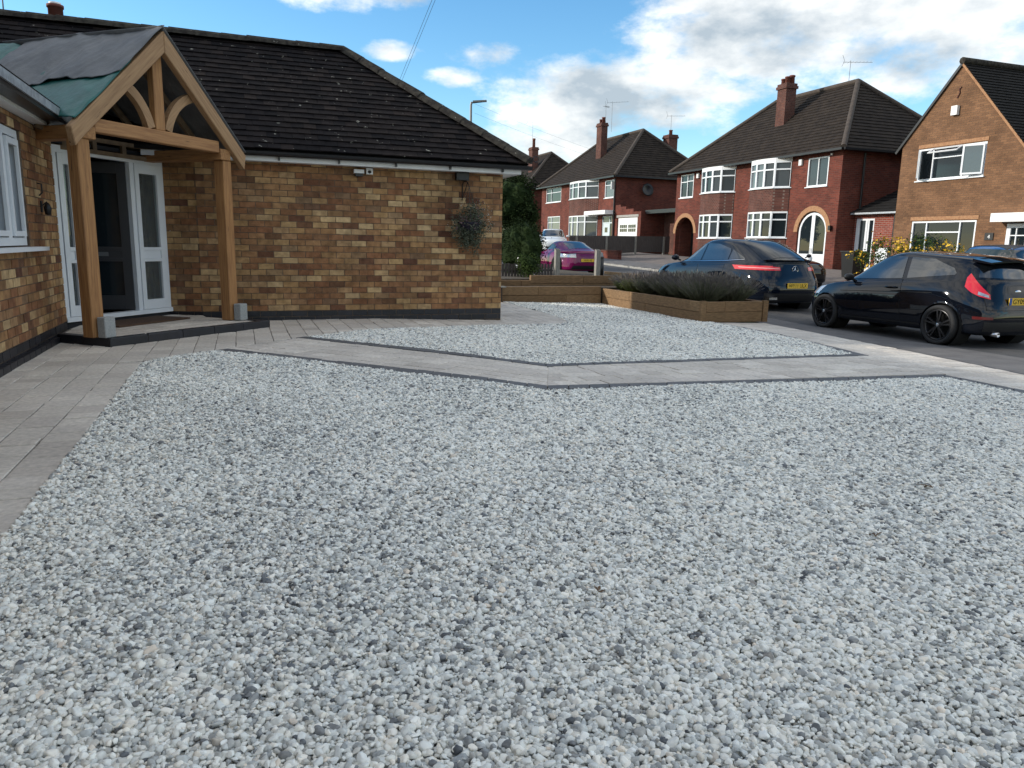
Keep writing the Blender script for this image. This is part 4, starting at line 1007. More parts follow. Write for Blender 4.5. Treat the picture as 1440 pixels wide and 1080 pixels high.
# ------------------------------------------------------------------ planting
def lavender(x, y, z, r, h, lab, n=680, seed=0, m=None):
    g = random.Random(seed); t = thing('lavender', lab, 'lavender', (x, y, z), group=None)
    fo = MB(); sp = MB()
    for i in range(n):
        a = g.random() * 6.283; q = math.sqrt(g.random()); e = R(6 + 52 * q * g.uniform(0.75, 1.1))
        b = Vector((x + math.cos(a) * q * r * 0.45, y + math.sin(a) * q * r * 0.45, z))
        d = Vector((math.cos(a) * math.sin(e), math.sin(a) * math.sin(e), math.cos(e))); ln = h * g.uniform(0.82, 1.05) * (1 - 0.15 * q)
        s = d.cross(Vector((g.gauss(0, 1), g.gauss(0, 1), g.gauss(0, 1)))).normalized(); w = 0.006
        mid = b + d * ln * 0.55 + Z3 * 0.02; tip = b + d * ln + Z3 * (0.06 * math.sin(e))
        if i % 2 == 0:
            sp.add([mid - s * 0.0022, mid + s * 0.0022, tip + d * 0.1 + s * 0.0022, tip + d * 0.1 - s * 0.0022], [(0, 1, 2, 3)])
            tp = tip + d * 0.1; sp.add([tp - s * 0.007, tp + s * 0.007, tp + d * 0.06 + s * 0.004, tp + d * 0.06 - s * 0.004], [(0, 1, 2, 3)])
        fo.add([b - s * w * 0.5, b + s * w * 0.5, mid + s * w, mid - s * w], [(0, 1, 2, 3)]); fo.add([mid - s * w, mid + s * w, tip], [(0, 1, 2)])
        for k in range(5):
            u = 0.35 + 0.6 * g.random(); p = b.lerp(tip, u); dd = (d + Vector((g.gauss(0, .7), g.gauss(0, .7), g.gauss(0, .4)))).normalized()
            ss = dd.orthogonal().normalized() * 0.005; fo.add([p - ss, p + ss, p + dd * 0.06], [(0, 1, 2)])
    fo.build('foliage', m or m_lav, t); sp.build('flower_stalks', m_lavs, t)
    return t
zt = zb + 0.36
LV = [(8.55, 12.55, 0.5, 0.40), (9.15, 12.5, 0.46, 0.38), (8.6, 13.15, 0.5, 0.40), (9.2, 13.2, 0.46, 0.40), (8.6, 13.8, 0.48, 0.38), (9.2, 13.95, 0.46, 0.37), (8.6, 14.5, 0.5, 0.36), (9.15, 14.7, 0.45, 0.34)]
LL = ['lavender at the near left corner of the sleeper bed', 'lavender at the near right end of the sleeper bed', 'lavender second along the gravel side of the bed', 'lavender second along the footway side of the bed',
      'lavender third along the gravel side of the bed', 'lavender third along the footway side of the bed', 'lavender fourth along the gravel side of the bed', 'lavender fourth along the footway side of the bed']
for i, (x, y, r, h) in enumerate(LV): lavender(x, y, zt, r, h + 0.04, 'grey green ' + LL[i], seed=30 + i)['group'] = 'lavender bushes in the sleeper bed'
lavender(8.55, 15.2, zt, 0.42, 0.34, 'yellow green low shrub beyond the lavender in the sleeper bed', seed=50, m=m_lavg)['category'] = 'shrub'
lavender(8.6, 15.75, zt, 0.36, 0.28, 'yellow green small shrub at the far corner of the sleeper bed', seed=51, m=m_lavg)['category'] = 'shrub'
lavender(9.2, 15.5, zt, 0.36, 0.30, 'yellow green shrub at the far footway corner of the bed', seed=52, m=m_lavg)['category'] = 'shrub'
def blob(c, rad, seed, n=18):
    mb = MB(); v = []; f = []
    for i in range(n + 1):
        for j in range(2 * n):
            a, b = math.pi * i / n, math.pi * j / n; d = Vector((math.sin(a) * math.cos(b), math.sin(a) * math.sin(b), math.cos(a))); k = 1 + 0.35 * mnoise.noise(d * 2.2 + Vector((seed, 0, 0))) + 0.15 * mnoise.noise(d * 6 + Vector((0, seed, 0)))
            v.append((c[0] + d.x * rad[0] * k, c[1] + d.y * rad[1] * k, c[2] + d.z * rad[2] * k))
    for i in range(n):
        for j in range(2 * n): f.append((i * 2 * n + j, (i + 1) * 2 * n + j, (i + 1) * 2 * n + (j + 1) % (2 * n), i * 2 * n + (j + 1) % (2 * n)))
    return mb.add(v, f, False)
def shrub(name, lab, cat, c, rad, n, size, m, seed, stems=5, flowers=None, core=None, group=None):
    g = random.Random(seed); t = thing(name, lab, cat, (c[0], c[1], c[2] - rad[2]), group=group)
    fo = leaves(MB(), c, rad, n, size, g, 0.6); fo.build('foliage', m, t)
    if core: blob(c, tuple(r * core for r in rad), seed).build('shade_core', m_leafd, t)  # solid dark core standing in for the shade inside the foliage
    st = MB()
    for k in range(stems):
        a = g.random() * 6.28; q = g.random() * 0.6
        st.tube([(c[0] + 0.05 * math.cos(a), c[1] + 0.05 * math.sin(a), c[2] - rad[2] - 0.05), (c[0] + rad[0] * q * 0.5 * math.cos(a), c[1] + rad[1] * q * 0.5 * math.sin(a), c[2] - rad[2] * 0.2), (c[0] + rad[0] * q * math.cos(a), c[1] + rad[1] * q * math.sin(a), c[2] + rad[2] * 0.6)], [0.02, 0.014, 0.006], 5)
    st.build('stems', m_bark, t)
    if flowers:
        fl = leaves(MB(), (c[0], c[1], c[2] + rad[2] * 0.15), tuple(r * 1.02 for r in rad), flowers[1], flowers[2], g, 0.85, aspect=1.0); fl.build('flowers', flowers[0], t)
    return t
def tree(name, lab, c, rad, trunk_z, n, size, m, seed, lobes=9):
    g = random.Random(seed); t = thing(name, lab, 'tree', (c[0], c[1], trunk_z))
    tb = MB(); base = Vector((c[0], c[1], trunk_z)); top = Vector(c)
    tb.tube([base, base.lerp(top, 0.45) + Vector((0.08, 0.05, 0)), top], [0.13, 0.10, 0.05], 8)
    cr = MB()
    for k in range(lobes):
        a = 6.283 * k / lobes + g.random(); q = g.uniform(0.35, 0.75); zz = g.uniform(-0.6, 0.65)
        p = Vector((c[0] + rad[0] * q * math.cos(a), c[1] + rad[1] * q * math.sin(a), c[2] + rad[2] * zz))
        tb.tube([base.lerp(top, g.uniform(0.4, 0.8)), base.lerp(top, 0.8).lerp(p, 0.6) + Vector((0, 0, 0.1)), p], [0.05, 0.035, 0.012], 5)
        leaves(cr, p, tuple(r * g.uniform(0.38, 0.55) for r in rad), n // lobes, size, g, 0.45)
    leaves(cr, c, tuple(r * 0.7 for r in rad), n // 4, size, g, 0.3)
    tb.build('trunk', m_bark, t); cr.build('crown', m, t); return t
shrub('hedge', 'clipped dark green hedge just right of the bungalow corner', 'hedge', (7.55, 20.2, 1.0), (0.62, 0.9, 0.86), 9000, 0.05, m_leafd, 61, core=0.84)
shrub('hedge', 'dark leafy hedge left of the white car behind the clipped hedge', 'hedge', (12.05, 32.2, 1.35), (0.8, 1.6, 0.75), 6000, 0.08, m_leafd, 62, core=0.84)
ta = tree('garden_tree', 'dark leaved garden tree beside the bungalow corner', (9.95, 27.7, 2.75), (1.15, 1.4, 1.2), 0.25, 16000, 0.085, m_leafd, 63)
blob((9.95, 27.7, 2.7), (0.75, 0.95, 0.8), 4.2).build('shade_core', m_leafd, ta)  # solid core for the darkness within the crown
tree('garden_tree', 'smaller green tree between the first tree and the red house', (14.4, 38.6, 2.7), (0.9, 1.3, 1.1), 0.6, 9000, 0.11, m_leaf, 64)
shrub('flowering_shrub', 'shrub with white blooms left of the purple coupe', 'shrub', (6.95, 18.0, 0.66), (0.32, 0.32, 0.36), 1400, 0.045, m_leaf, 65, flowers=(m_wpet, 16, 0.045), core=0.55)
# ------------------------------------------------------------------ houses across the road (all front onto it, facing -X)
NX = Vector((-1, 0, 0)); TY = Vector((0, -1, 0))          # along the facade from left to right as seen from the road
def wall_x(mb, x, y0, y1, z0, z1, th, holes=()):
    """facade slab in the plane x with rectangular holes (y0, y1, z0, z1)"""
    ys = sorted({y0, y1, *[h[0] for h in holes], *[h[1] for h in holes]}); zs = sorted({z0, z1, *[h[2] for h in holes], *[h[3] for h in holes]})
    for a, b in zip(ys[:-1], ys[1:]):
        for c, d in zip(zs[:-1], zs[1:]):
            if any(h[0] <= a and b <= h[1] and h[2] <= c and d <= h[3] for h in holes): continue
            mb.box((x, a, c), (x + th, b, d))
def xwin(parent, x, y0, y1, z0, z1, cols, rows=None, **k):
    return window(parent, (x + 0.05, y1, z0), TY, NX, y1 - y0, z1 - z0, cols, rows, **k)
def hip_roof(parent, x0, x1, y0, y1, ze, zr, hip0, hip1, ov=0.32, n=22, m=None, valley=None):
    """hipped roof over x0..x1, y0..y1; hip0/hip1 run-in of the ridge at the near/far end"""
    m = m or m_froof; xm = (x0 + x1) / 2; a0, a1, b0, b1 = x0 - ov, x1 + ov, y0 - ov, y1 + ov
    ze -= 0.06
    r0, r1 = (xm, y0 + hip0, zr), (xm, y1 - hip1, zr); mb = MB()
    courses(mb, (a0, b1, ze), (a0, b0, ze), r0, r1, n); courses(mb, (a1, b0, ze), (a1, b1, ze), r1, r0, n)
    courses(mb, (a0, b0, ze), (a1, b0, ze), r0, r0, n); courses(mb, (a1, b1, ze), (a0, b1, ze), r1, r1, n)
    mb.add([(a0, b0, ze - 0.02), (a1, b0, ze - 0.02), (a1, b1, ze - 0.02), (a0, b1, ze - 0.02)], [(0, 3, 2, 1)])
    rf = mb.build('roof', m, parent)
    mr = m_ridge if m is not m_froof else mat('ridge', (0.045, 0.034, 0.028), 0.9, (0.07, 0.055, 0.045), 5)
    k = MB(); up = Vector((0, 0, 0.05))
    for p, q in ((r0, r1), ((a0, b0, ze), r0), ((a1, b0, ze), r0), ((a0, b1, ze), r1), ((a1, b1, ze), r1)): k.tube([Vector(p) + up, Vector(q) + up], 0.12, 8)
    k.build('ridge_tiles', mr, rf)
    g = MB()
    g.box((a0 - 0.1, b0, ze - 0.06), (a0 - 0.01, b1, ze + 0.03)); g.box((a0, b0 - 0.1, ze - 0.06), (a1, b0 - 0.01, ze + 0.03)); g.build('gutter', m_gutter, parent)
    return rf
def chimney(roof, x0, x1, y0, y1, z0, z1, pots, m=None):
    c = MB().box((x0, y0, z0), (x1, y1, z1 - 0.25)); c.box((x0 - 0.06, y0 - 0.06, z1 - 0.25), (x1 + 0.06, y1 + 0.06, z1 - 0.12)); c.box((x0 - 0.02, y0 - 0.02, z1 - 0.12), (x1 + 0.02, y1 + 0.02, z1))
    ch = c.build('chimney', m or m_redd, roof)
    for px, py, h in pots: MB().lathe([(0.0, 0), (0.13, 0), (0.12, h * 0.8), (0.15, h * 0.82), (0.14, h), (0.09, h), (0.09, h - 0.1), (0, h - 0.1)], (px, py, z1), n=12).build('pot', m_pot, roof)
    MB().box((x0 - 0.10, y0 - 0.02, z0 + 0.35), (x0 - 0.004, y1 + 0.02, z0 + 0.62)).build('flashing', m_lead, roof)
    return ch
def aerial(roof, p, h, d, ln=1.1):
    p = Vector(p); d = Vector(d).normalized(); mb = MB(); t = p + Z3 * h; mb.tube([p, t], 0.013, 5); a = t - d * ln * 0.25; mb.tube([a - Z3 * 0.06, a + d * ln - Z3 * 0.12], 0.009, 4); s = d.cross(Z3).normalized()
    for k in range(8):
        c = a + d * (ln * (k + 0.5) / 8) - Z3 * 0.08; w = 0.24 - 0.014 * k; mb.tube([c - s * w, c + s * w], 0.0045, 3)
    c = a + d * 0.05
    for q in (0.25, -0.25): mb.tube([c, c + d * -0.1 + Z3 * q], 0.008, 4)
    mb.build('aerial', m_metal, roof)
def bay(parent, x, y0, y1, dep, zU, zL, zt, zbase, nf=5, lower_panes=None, upper_panes=None):
    """two-storey bow: windows on nf facets, brick apron between and below. zU, zL = (sill, head)"""
    P = []
    for k in range(nf + 1):
        t = k / nf; P.append(Vector((x - dep * (1 - (2 * t - 1) ** 2) ** 0.6, y1 + (y0 - y1) * t, 0)))
    def band(z0, z1, o=0.0, th=0.16):
        ap = MB()
        for a, b in zip(P[:-1], P[1:]):
            n = Vector((-(a.y - b.y), a.x - b.x, 0)).normalized()
            if n.x > 0: n = -n
            ap.obox(a, (b - a).normalized(), n, Z3, (-0.0, -th, z0), ((b - a).length, o, z1))
        return ap
    by = band(zL[1] + 0.02, zU[0] - 0.045).build('bay', m_redd, parent)
    band(zbase, zL[0] - 0.045).build('bay_base', m_redd, parent)
    for (z0, z1), pn in ((zU, upper_panes), (zL, lower_panes)):
        for i, (a, b) in enumerate(zip(P[:-1], P[1:])):
            d = b - a; n = Vector((d.y, -d.x, 0)).normalized()
            if n.x > 0: n = -n
            o = a - n * 0.05
            window(by, o + Z3 * z0, d, n, d.length, z1 - z0, [], [0.70], fw=0.055, dep=0.08, panes=(pn(i) if pn else None), bar=0.06)
    for z0, z1 in ((zU[1], zt), (zL[1], zL[1] + 0.02)):
        fixn(MB().extrude([p + Z3 * z0 for p in P], (0, 0, z1 - z0)).build('bay_head', m_whiteg, by))
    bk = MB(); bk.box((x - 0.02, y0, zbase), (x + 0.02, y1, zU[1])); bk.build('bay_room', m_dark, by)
    return by
def arch(parent, x, yc, w, zs, za, zb, m_in, doors=True):
    """round-headed doorway: brick ring, recess or glazed doors"""
    n = 14; r = w / 2; h = za - zs
    ring = MB()
    for k in range(n):
        a0, a1 = math.pi * k / n, math.pi * (k + 1) / n
        q = [(yc + math.cos(a) * rr, zs + math.sin(a) * rr * h / r) for a, rr in ((a0, r), (a1, r), (a1, r + 0.23), (a0, r + 0.23))]
        ring.extrude([(x - 0.025, y, z) for y, z in q], (0.1, 0, 0))
    o = fixn(ring.build('arch', m_archb, parent))
    back = MB(); pts = [(yc + r, zb), (yc - r, zb)] + [(yc - math.cos(a) * r, zs + math.sin(a) * h) for a in fr(0, math.pi, n)]
    dx = 0.02 if doors else 0.9
    return o, pts
S3 = thing('semi_detached_house', 'pair of red brick semis with two bow windows and arched doors', 'house', (27, 31.7, 0.4))
x3, zg, ze3 = 23.6, 0.2, 5.28
holes = [(36.3, 37.6, 3.9, 5.16), (26.17, 27.42, 3.88, 5.1), (32.55, 35.4, zg, 5.1), (28.45, 31.3, zg, 5.1), (36.0, 37.85, zg, 1.9), (25.95, 27.75, zg, 1.9)]
w = MB(); wall_x(w, x3, 25.4, 38.0, zg - 0.4, ze3, 0.25, holes)
w.box((x3 + 0.25, 25.4, zg - 0.4), (31.0, 25.65, ze3)); w.box((x3 + 0.25, 37.75, zg - 0.4), (31.0, 38.0, ze3)); w.box((30.75, 25.65, zg - 0.4), (31.0, 37.75, ze3))
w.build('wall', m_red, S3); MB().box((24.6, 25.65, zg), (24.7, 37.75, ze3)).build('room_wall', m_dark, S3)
rf3 = hip_roof(S3, x3, 31.0, 25.4, 38.0, ze3 + 0.06, 8.85, 3.5, 3.5)
# arch infill above the springing of both doorways: wall with a round head
def arch_head(parent, x, y0, y1, zs, za, m):
    yc, r = (y0 + y1) / 2, (y1 - y0) / 2; n = 12; mb = MB(); top = za + 0.02
    for k in range(n):
        a0, a1 = math.pi * k / n, math.pi * (k + 1) / n
        p = [(yc + math.cos(a) * r, zs + math.sin(a) * (za - zs)) for a in (a0, a1)]
        mb.extrude([(x, p[0][0], p[0][1]), (x, p[1][0], p[1][1]), (x, p[1][0], top), (x, p[0][0], top)], (0.25, 0, 0))
    return fixn(mb.build('arch_wall', m, parent))
# (holes for the arches stop at the springing; cut the heads by rebuilding that band)
bpy.data.objects.remove([c for c in S3.children if c.name.startswith('wall')][0])
holes[4] = (36.0, 37.85, zg, 2.86); holes[5] = (25.95, 27.75, zg, 2.86)
w = MB(); wall_x(w, x3, 25.4, 38.0, zg - 0.4, ze3, 0.25, holes)
w.box((x3 + 0.25, 25.4, zg - 0.4), (31.0, 25.65, ze3)); w.box((x3 + 0.25, 37.75, zg - 0.4), (31.0, 38.0, ze3)); w.box((30.75, 25.65, zg - 0.4), (31.0, 37.75, ze3))
w.build('wall', m_red, S3)
for y0, y1 in ((36.0, 37.85), (25.95, 27.75)):
    arch_head(S3, x3 + 0.001, y0, y1, 1.95, 2.84, m_red); arch(S3, x3, (y0 + y1) / 2, y1 - y0, 1.95, 2.84, zg, None)
    MB().box((x3 + 1.1, y0 - 0.1, zg), (x3 + 1.15, y1 + 0.1, 2.9)).box((x3 + 0.25, y0 - 0.06, zg), (x3 + 1.1, y0, 2.9)).box((x3 + 0.25, y1, zg), (x3 + 1.1, y1 + 0.06, 2.9)).box((x3 + 0.25, y0, 2.862), (x3 + 1.1, y1, 2.9)).build('porch_recess', m_redd, S3)
window(S3, (x3 + 1.05, 37.2, 1.35), TY, NX, 0.55, 1.3, [], None, fw=0.06)
# white double doors closing the near arch
dd = MB(); yc, r = 26.85, 0.86
for k in range(12):
    a0, a1 = math.pi * k / 12, math.pi * (k + 1) / 12
    q = [(yc + math.cos(a) * rr, 1.95 + math.sin(a) * (rr / r) * 0.83) for a, rr in ((a0, r - 0.1), (a1, r - 0.1), (a1, r), (a0, r))]
    dd.extrude([(x3 + 0.06, y, z) for y, z in q], (0.06, 0, 0))
for y0, y1 in ((yc - r, yc - r + 0.1), (yc + r - 0.1, yc + r), (yc - 0.1, yc - 0.008), (yc + 0.008, yc + 0.1)): dd.box((x3 + 0.061, y0, zg), (x3 + 0.119, y1, 1.95 if abs(y0 + 0.05 - yc) > 0.2 else 2.70))
dd.box((x3 + 0.062, yc - r + 0.1, zg), (x3 + 0.118, yc + r - 0.1, 1.0))
dr_ = fixn(dd.build('door', m_white, S3))
for s in (-1, 1):
    n = 8; pts = [(yc + s * 0.08, 1.0), (yc + s * (r - 0.08), 1.0)] + [(yc + s * math.cos(a) * (r - 0.08), 1.95 + math.sin(a) * 0.76) for a in fr(0, math.pi / 2 - 0.09, n)]
    fixn(MB().extrude([(x3 + 0.085, y, z) for y, z in pts], (0.012, 0, 0)).build('pane', m_glass, dr_))
    MB().box((x3 + 0.03, yc + s * 0.05 - 0.015, 1.05), (x3 + 0.06, yc + s * 0.05 + 0.015, 1.25)).build('handle', m_whiteg, dr_)
xwin(S3, x3, 36.3, 37.6, 3.9, 5.16, [0.52], {0: [0.68], 1: [0.7]}, panes=lambda i, j: m_glassm if (i, j) == (1, 1) else m_glass)
xwin(S3, x3, 26.17, 27.42, 3.88, 5.1, [0.5], panes=lambda i, j: m_glassm)
bay(S3, x3, 32.55, 35.4, 0.62, (3.98, 5.12), (1.68, 2.86), ze3 - 0.02, zg - 0.4, upper_panes=lambda i: m_glassm if i in (0, 3) else m_glass, lower_panes=lambda i: m_glassm if i == 3 else m_glass)
bay(S3, x3, 28.45, 31.3, 0.62, (3.95, 5.1), (1.70, 2.86), ze3 - 0.02, zg - 0.4, upper_panes=lambda i: m_glassb if i in (1, 2) else m_glassm, lower_panes=lambda i: m_glassm if i in (1, 2) else m_glass)
chimney(rf3, 25.4, 26.0, 31.5, 32.15, 6.2, 9.15, [(25.6, 31.7, 0.32), (25.6, 31.98, 0.26), (25.85, 31.7, 0.4)])
chimney(rf3, 28.6, 29.3, 30.0, 30.8, 7.2, 8.6, [(28.95, 30.4, 0.5)]); aerial(rf3, (27.4, 29.6, 8.7), 1.25, (0.9, -0.5, 0.02), 1.3)
for y, z in ((35.84, 5.02), (27.84, 4.98)): MB().box((x3 - 0.1, y - 0.09, z - 0.14), (x3 - 0.004, y + 0.09, z + 0.12)).build('alarm_box', m_whiteg, S3)
MB().tube([(x3 - 0.05, 26.0, 5.1), (x3 - 0.05, 26.0, 5.18)], 0.05, 8).build('sensor', m_whiteg, S3)
MB().tube([(24.7, 25.34, 5.2), (24.7, 25.34, 2.9), (24.7, 25.34, zg)], 0.045, 8).build('downpipe', m_black, S3)
wlt = MB(); wlt.box((x3 - 0.14, 25.62, 2.0), (x3 - 0.03, 25.74, 2.2)).tube([(x3, 25.68, 2.12), (x3 - 0.08, 25.68, 2.22)], 0.012, 5)
wlt.build('wall_lamp', m_black, S3)
# lean-to between the semis and the gabled house
LT = thing('lean_to', 'brick lean-to with white door between red semis and gabled house', 'lean-to', (24.6, 24, 0.2))
xl = 24.55
w = MB(); wall_x(w, xl, 22.75, 25.39, 0.0, 2.72, 0.2, [(24.33, 25.3, 0.1, 2.5)]); w.box((xl + 0.2, 22.75, 0), (28, 22.95, 2.7)); w.build('wall', far_brick('lean-to brick', (0.24, 0.055, 0.035), (0.17, 0.04, 0.028), (0.42, 0.36, 0.32)), LT)
r_ = MB(); courses(r_, (xl - 0.3, 25.38, 2.74), (xl - 0.3, 22.72, 2.74), (28, 22.72, 4.3), (28, 25.38, 4.3), 12); r_.build('roof', m_froof2, LT)
MB().box((xl - 0.3, 22.75, 2.66), (xl - 0.26, 25.36, 2.73)).build('fascia', m_lead, LT)
dW = MB(); dW.box((xl + 0.02, 25.22, 0.1), (xl + 0.08, 25.3, 2.5)); dW.box((xl + 0.02, 24.33, 0.1), (xl + 0.08, 24.40, 2.5)); dW.box((xl + 0.02, 24.60, 0.1), (xl + 0.08, 24.68, 2.5)); dW.box((xl + 0.021, 24.40, 2.42), (xl + 0.079, 25.22, 2.5)); dW.box((xl + 0.021, 24.68, 0.1), (xl + 0.079, 25.22, 1.0)); dW.box((xl + 0.021, 24.40, 0.1), (xl + 0.079, 24.60, 0.5))
dW.box((xl + 0.015, 24.70, 1.0), (xl + 0.085, 24.80, 2.42)); dW.box((xl + 0.015, 25.1, 1.0), (xl + 0.085, 25.215, 2.42))
dl = dW.build('door', m_white, LT)
MB().box((xl + 0.04, 24.79, 0.99), (xl + 0.05, 25.11, 2.43)).build('pane', m_glassm, dl); MB().box((xl + 0.04, 24.39, 0.49), (xl + 0.05, 24.61, 2.43)).build('pane', m_glass, dl)
MB().tube([(xl - 0.06, 23.25, 2.66), (xl - 0.06, 23.25, 0.1)], 0.05, 8).build('downpipe', m_black, LT)
# gabled house at the right
H4 = thing('gabled_house', 'brown brick house with steep front gable at the right edge', 'house', (27, 19.5, 0.2))
x4 = 23.9
gab = [(22.7, -0.2), (22.7, 5.12), (20.5, 7.58), (17.6, 4.3), (15.9, 2.85), (14.0, 2.85), (14.0, -0.2)]
upw, lww, drr = (19.2, 21.9, 3.77, 4.9), (19.22, 21.88, 1.12, 2.3), (16.35, 18.1, 0.2, 2.17)
def zroof(y): return float(np.interp(y, [14.0, 15.9, 17.6, 20.5, 22.7], [2.85, 2.85, 4.3, 7.58, 5.12]))
w = MB()
ys = sorted({14.0, 15.9, 17.6, 20.5, 22.7, 16.35, 18.1, 19.2, 19.22, 21.88, 21.9})
for a, b in zip(ys[:-1], ys[1:]):
    zs = [-0.2]
    hs = [h for h in (upw, lww, drr) if h[0] <= a + 1e-6 and b <= h[1] + 1e-6]
    lo = -0.2
    for h in sorted(hs, key=lambda h: h[2]):
        w.box((x4, a, lo), (x4 + 0.25, b, h[2])); lo = h[3]
    w.extrude([(x4, a, lo), (x4, b, lo), (x4, b, zroof(b)), (x4, a, zroof(a))], (0.25, 0, 0))
w.box((x4 + 0.25, 22.45, -0.2), (32, 22.7, 5.1)); w.box((x4 + 0.25, 14.0, -0.2), (32, 14.25, 2.8)); w.box((31.75, 14.25, -0.2), (32, 22.45, 5.0))
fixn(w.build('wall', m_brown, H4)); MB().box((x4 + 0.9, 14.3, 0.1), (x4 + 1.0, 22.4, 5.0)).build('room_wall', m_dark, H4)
r_ = MB(); courses(r_, (32, 22.95, 4.88), (x4 - 0.06, 22.95, 4.88), (x4 - 0.06, 20.5, 7.66), (32, 20.5, 7.66), 24)
courses(r_, (x4 - 0.06, 17.5, 4.24), (32, 17.5, 4.24), (32, 20.5, 7.66), (x4 - 0.06, 20.5, 7.66), 30); courses(r_, (x4 - 0.06, 13.8, 2.9), (32, 13.8, 2.9), (32, 17.5, 4.24), (x4 - 0.06, 17.5, 4.24), 16)
rf4 = r_.build('roof', m_froof2, H4)
k = MB(); k.tube([(x4 - 0.08, 20.5, 7.72), (32, 20.5, 7.72)], 0.12, 8); k.build('ridge_tiles', m_ridge, rf4)
vg = MB(); vg.bar((x4 - 0.045, 22.95, 4.86), (x4 - 0.045, 20.5, 7.63), 0.05, 0.09); vg.build('verge', m_gutter, rf4)
vg = MB(); vg.bar((x4 - 0.045, 17.5, 4.2), (x4 - 0.045, 20.5, 7.62), 0.04, 0.07); vg.build('verge', m_archb, rf4)
chimney(rf4, 28.2, 29, 17.8, 18.6, 5.2, 8.0, [(28.6, 18.2, 0.4)])
w4 = xwin(H4, x4, 19.2, 21.9, 3.77, 4.9, [0.22, 0.68], {1: [0.68]}, panes=lambda i, j: m_glassb if i == 2 else m_glass)
# opened lights: side casements and the tilted top light
MB().obox((x4 - 0.02, 21.86, 3.84), Vector((-0.75, -0.66, 0)), Vector((-0.66, 0.75, 0)), Z3, (0, 0, 0), (0.5, 0.04, 1.0)).build('casement', m_white, w4)
MB().obox((x4 - 0.02, 19.24, 3.84), Vector((-0.35, 0.94, 0)), Vector((-0.94, -0.35, 0)), Z3, (0, 0, 0), (0.05, 0.04, 1.0)).obox((x4 - 0.02, 19.24, 3.84), Vector((-0.35, 0.94, 0)), Vector((-0.94, -0.35, 0)), Z3, (0.62, 0, 0), (0.68, 0.04, 1.0)).obox((x4 - 0.02, 19.24, 3.84), Vector((-0.35, 0.94, 0)), Vector((-0.94, -0.35, 0)), Z3, (0.05, 0, 0), (0.62, 0.04, 0.06)).obox((x4 - 0.02, 19.24, 3.84), Vector((-0.35, 0.94, 0)), Vector((-0.94, -0.35, 0)), Z3, (0.05, 0, 0.94), (0.62, 0.04, 1.0)).build('casement', m_white, w4)
MB().obox((x4 - 0.02, 19.24, 3.84), Vector((-0.35, 0.94, 0)), Vector((-0.94, -0.35, 0)), Z3, (0.05, 0.015, 0.06), (0.62, 0.025, 0.94)).build('pane', m_glassb, w4)
ax_ = Vector((-0.45, 0, -0.25)).normalized(); tl = MB(); ny_ = ax_.cross(TY).normalized()
o_ = Vector((x4 - 0.0, 21.28, 4.86))
for a, b, c, d in ((0, 1.2, 0, 0.05), (0, 1.2, 0.30, 0.36), (0, 0.05, 0.05, 0.30), (1.15, 1.2, 0.05, 0.30)): tl.obox(o_, TY, ax_, ny_, (a, c, 0), (b, d, 0.035))
tl.build('top_light', m_white, w4)
xwin(H4, x4, 19.22, 21.88, 1.12, 2.3, [0.24, 0.76], {1: [0.66]}, panes=lambda i, j: m_glass)
MB().box((x4 - 0.02, 19.15, 2.33), (x4 - 0.004, 21.95, 2.46)).build('lintel', m_archb, H4); MB().box((x4 - 0.02, 19.15, 4.93), (x4 - 0.004, 21.95, 5.05)).build('lintel', m_archb, H4)
MB().box((x4 - 0.12, 20.44, 5.93), (x4 - 0.004, 20.68, 6.24)).build('alarm_box', m_whiteg, H4)
MB().tube([(x4 - 0.02, 20.45, 6.85), (x4 - 0.02, 20.52, 6.8), (x4 - 0.02, 20.49, 6.66), (x4 - 0.02, 20.58, 6.5)], 0.025, 6).build('wall_tie', m_redd, H4)
cn = MB().box((x4 - 0.55, 16.0, 2.2), (x4 - 0.004, 18.3, 2.48)); cn.build('door_canopy', m_whiteg, H4)
dp = window(H4, (x4 - 0.02, 18.05, 0.25), TY, NX, 1.7, 1.9, [0.2, 0.4, 0.6, 0.8], [0.35, 0.58, 0.8], fw=0.14, bar=0.035, name='porch_door', sill=False)
sg = MB().box((x4 - 0.03, 18.52, 1.62), (x4 - 0.004, 18.83, 1.86)).build('number_sign', m_black, H4)
def lettering(txt, parent, o, t, u, h, m, name='lettering', wd=None):
    cu = bpy.data.curves.new(name, 'FONT'); cu.body = txt; cu.size = 1.0
    ob = bpy.data.objects.new(name, cu); COL.objects.link(ob); dg = bpy.context.evaluated_depsgraph_get(); me = bpy.data.meshes.new_from_object(ob.evaluated_get(dg)); bpy.data.objects.remove(ob)
    co = np.array([v.co for v in me.vertices]); lo, hi = co.min(0), co.max(0); k = h / (hi[1] - lo[1]); kx = k if wd is None else wd / (hi[0] - lo[0])
    t, u, o = Vector(t), Vector(u), Vector(o)
    for v in me.vertices: v.co = o + t * ((v.co.x - (lo[0] + hi[0]) / 2) * kx) + u * ((v.co.y - lo[1]) * k)
    me.materials.clear(); me.materials.append(m); me.update()
    return link(bpy.data.objects.new(name, me), parent)
lettering('4', sg, (x4 - 0.034, 18.675, 1.67), TY, Z3, 0.13, m_whiteg, 'number')

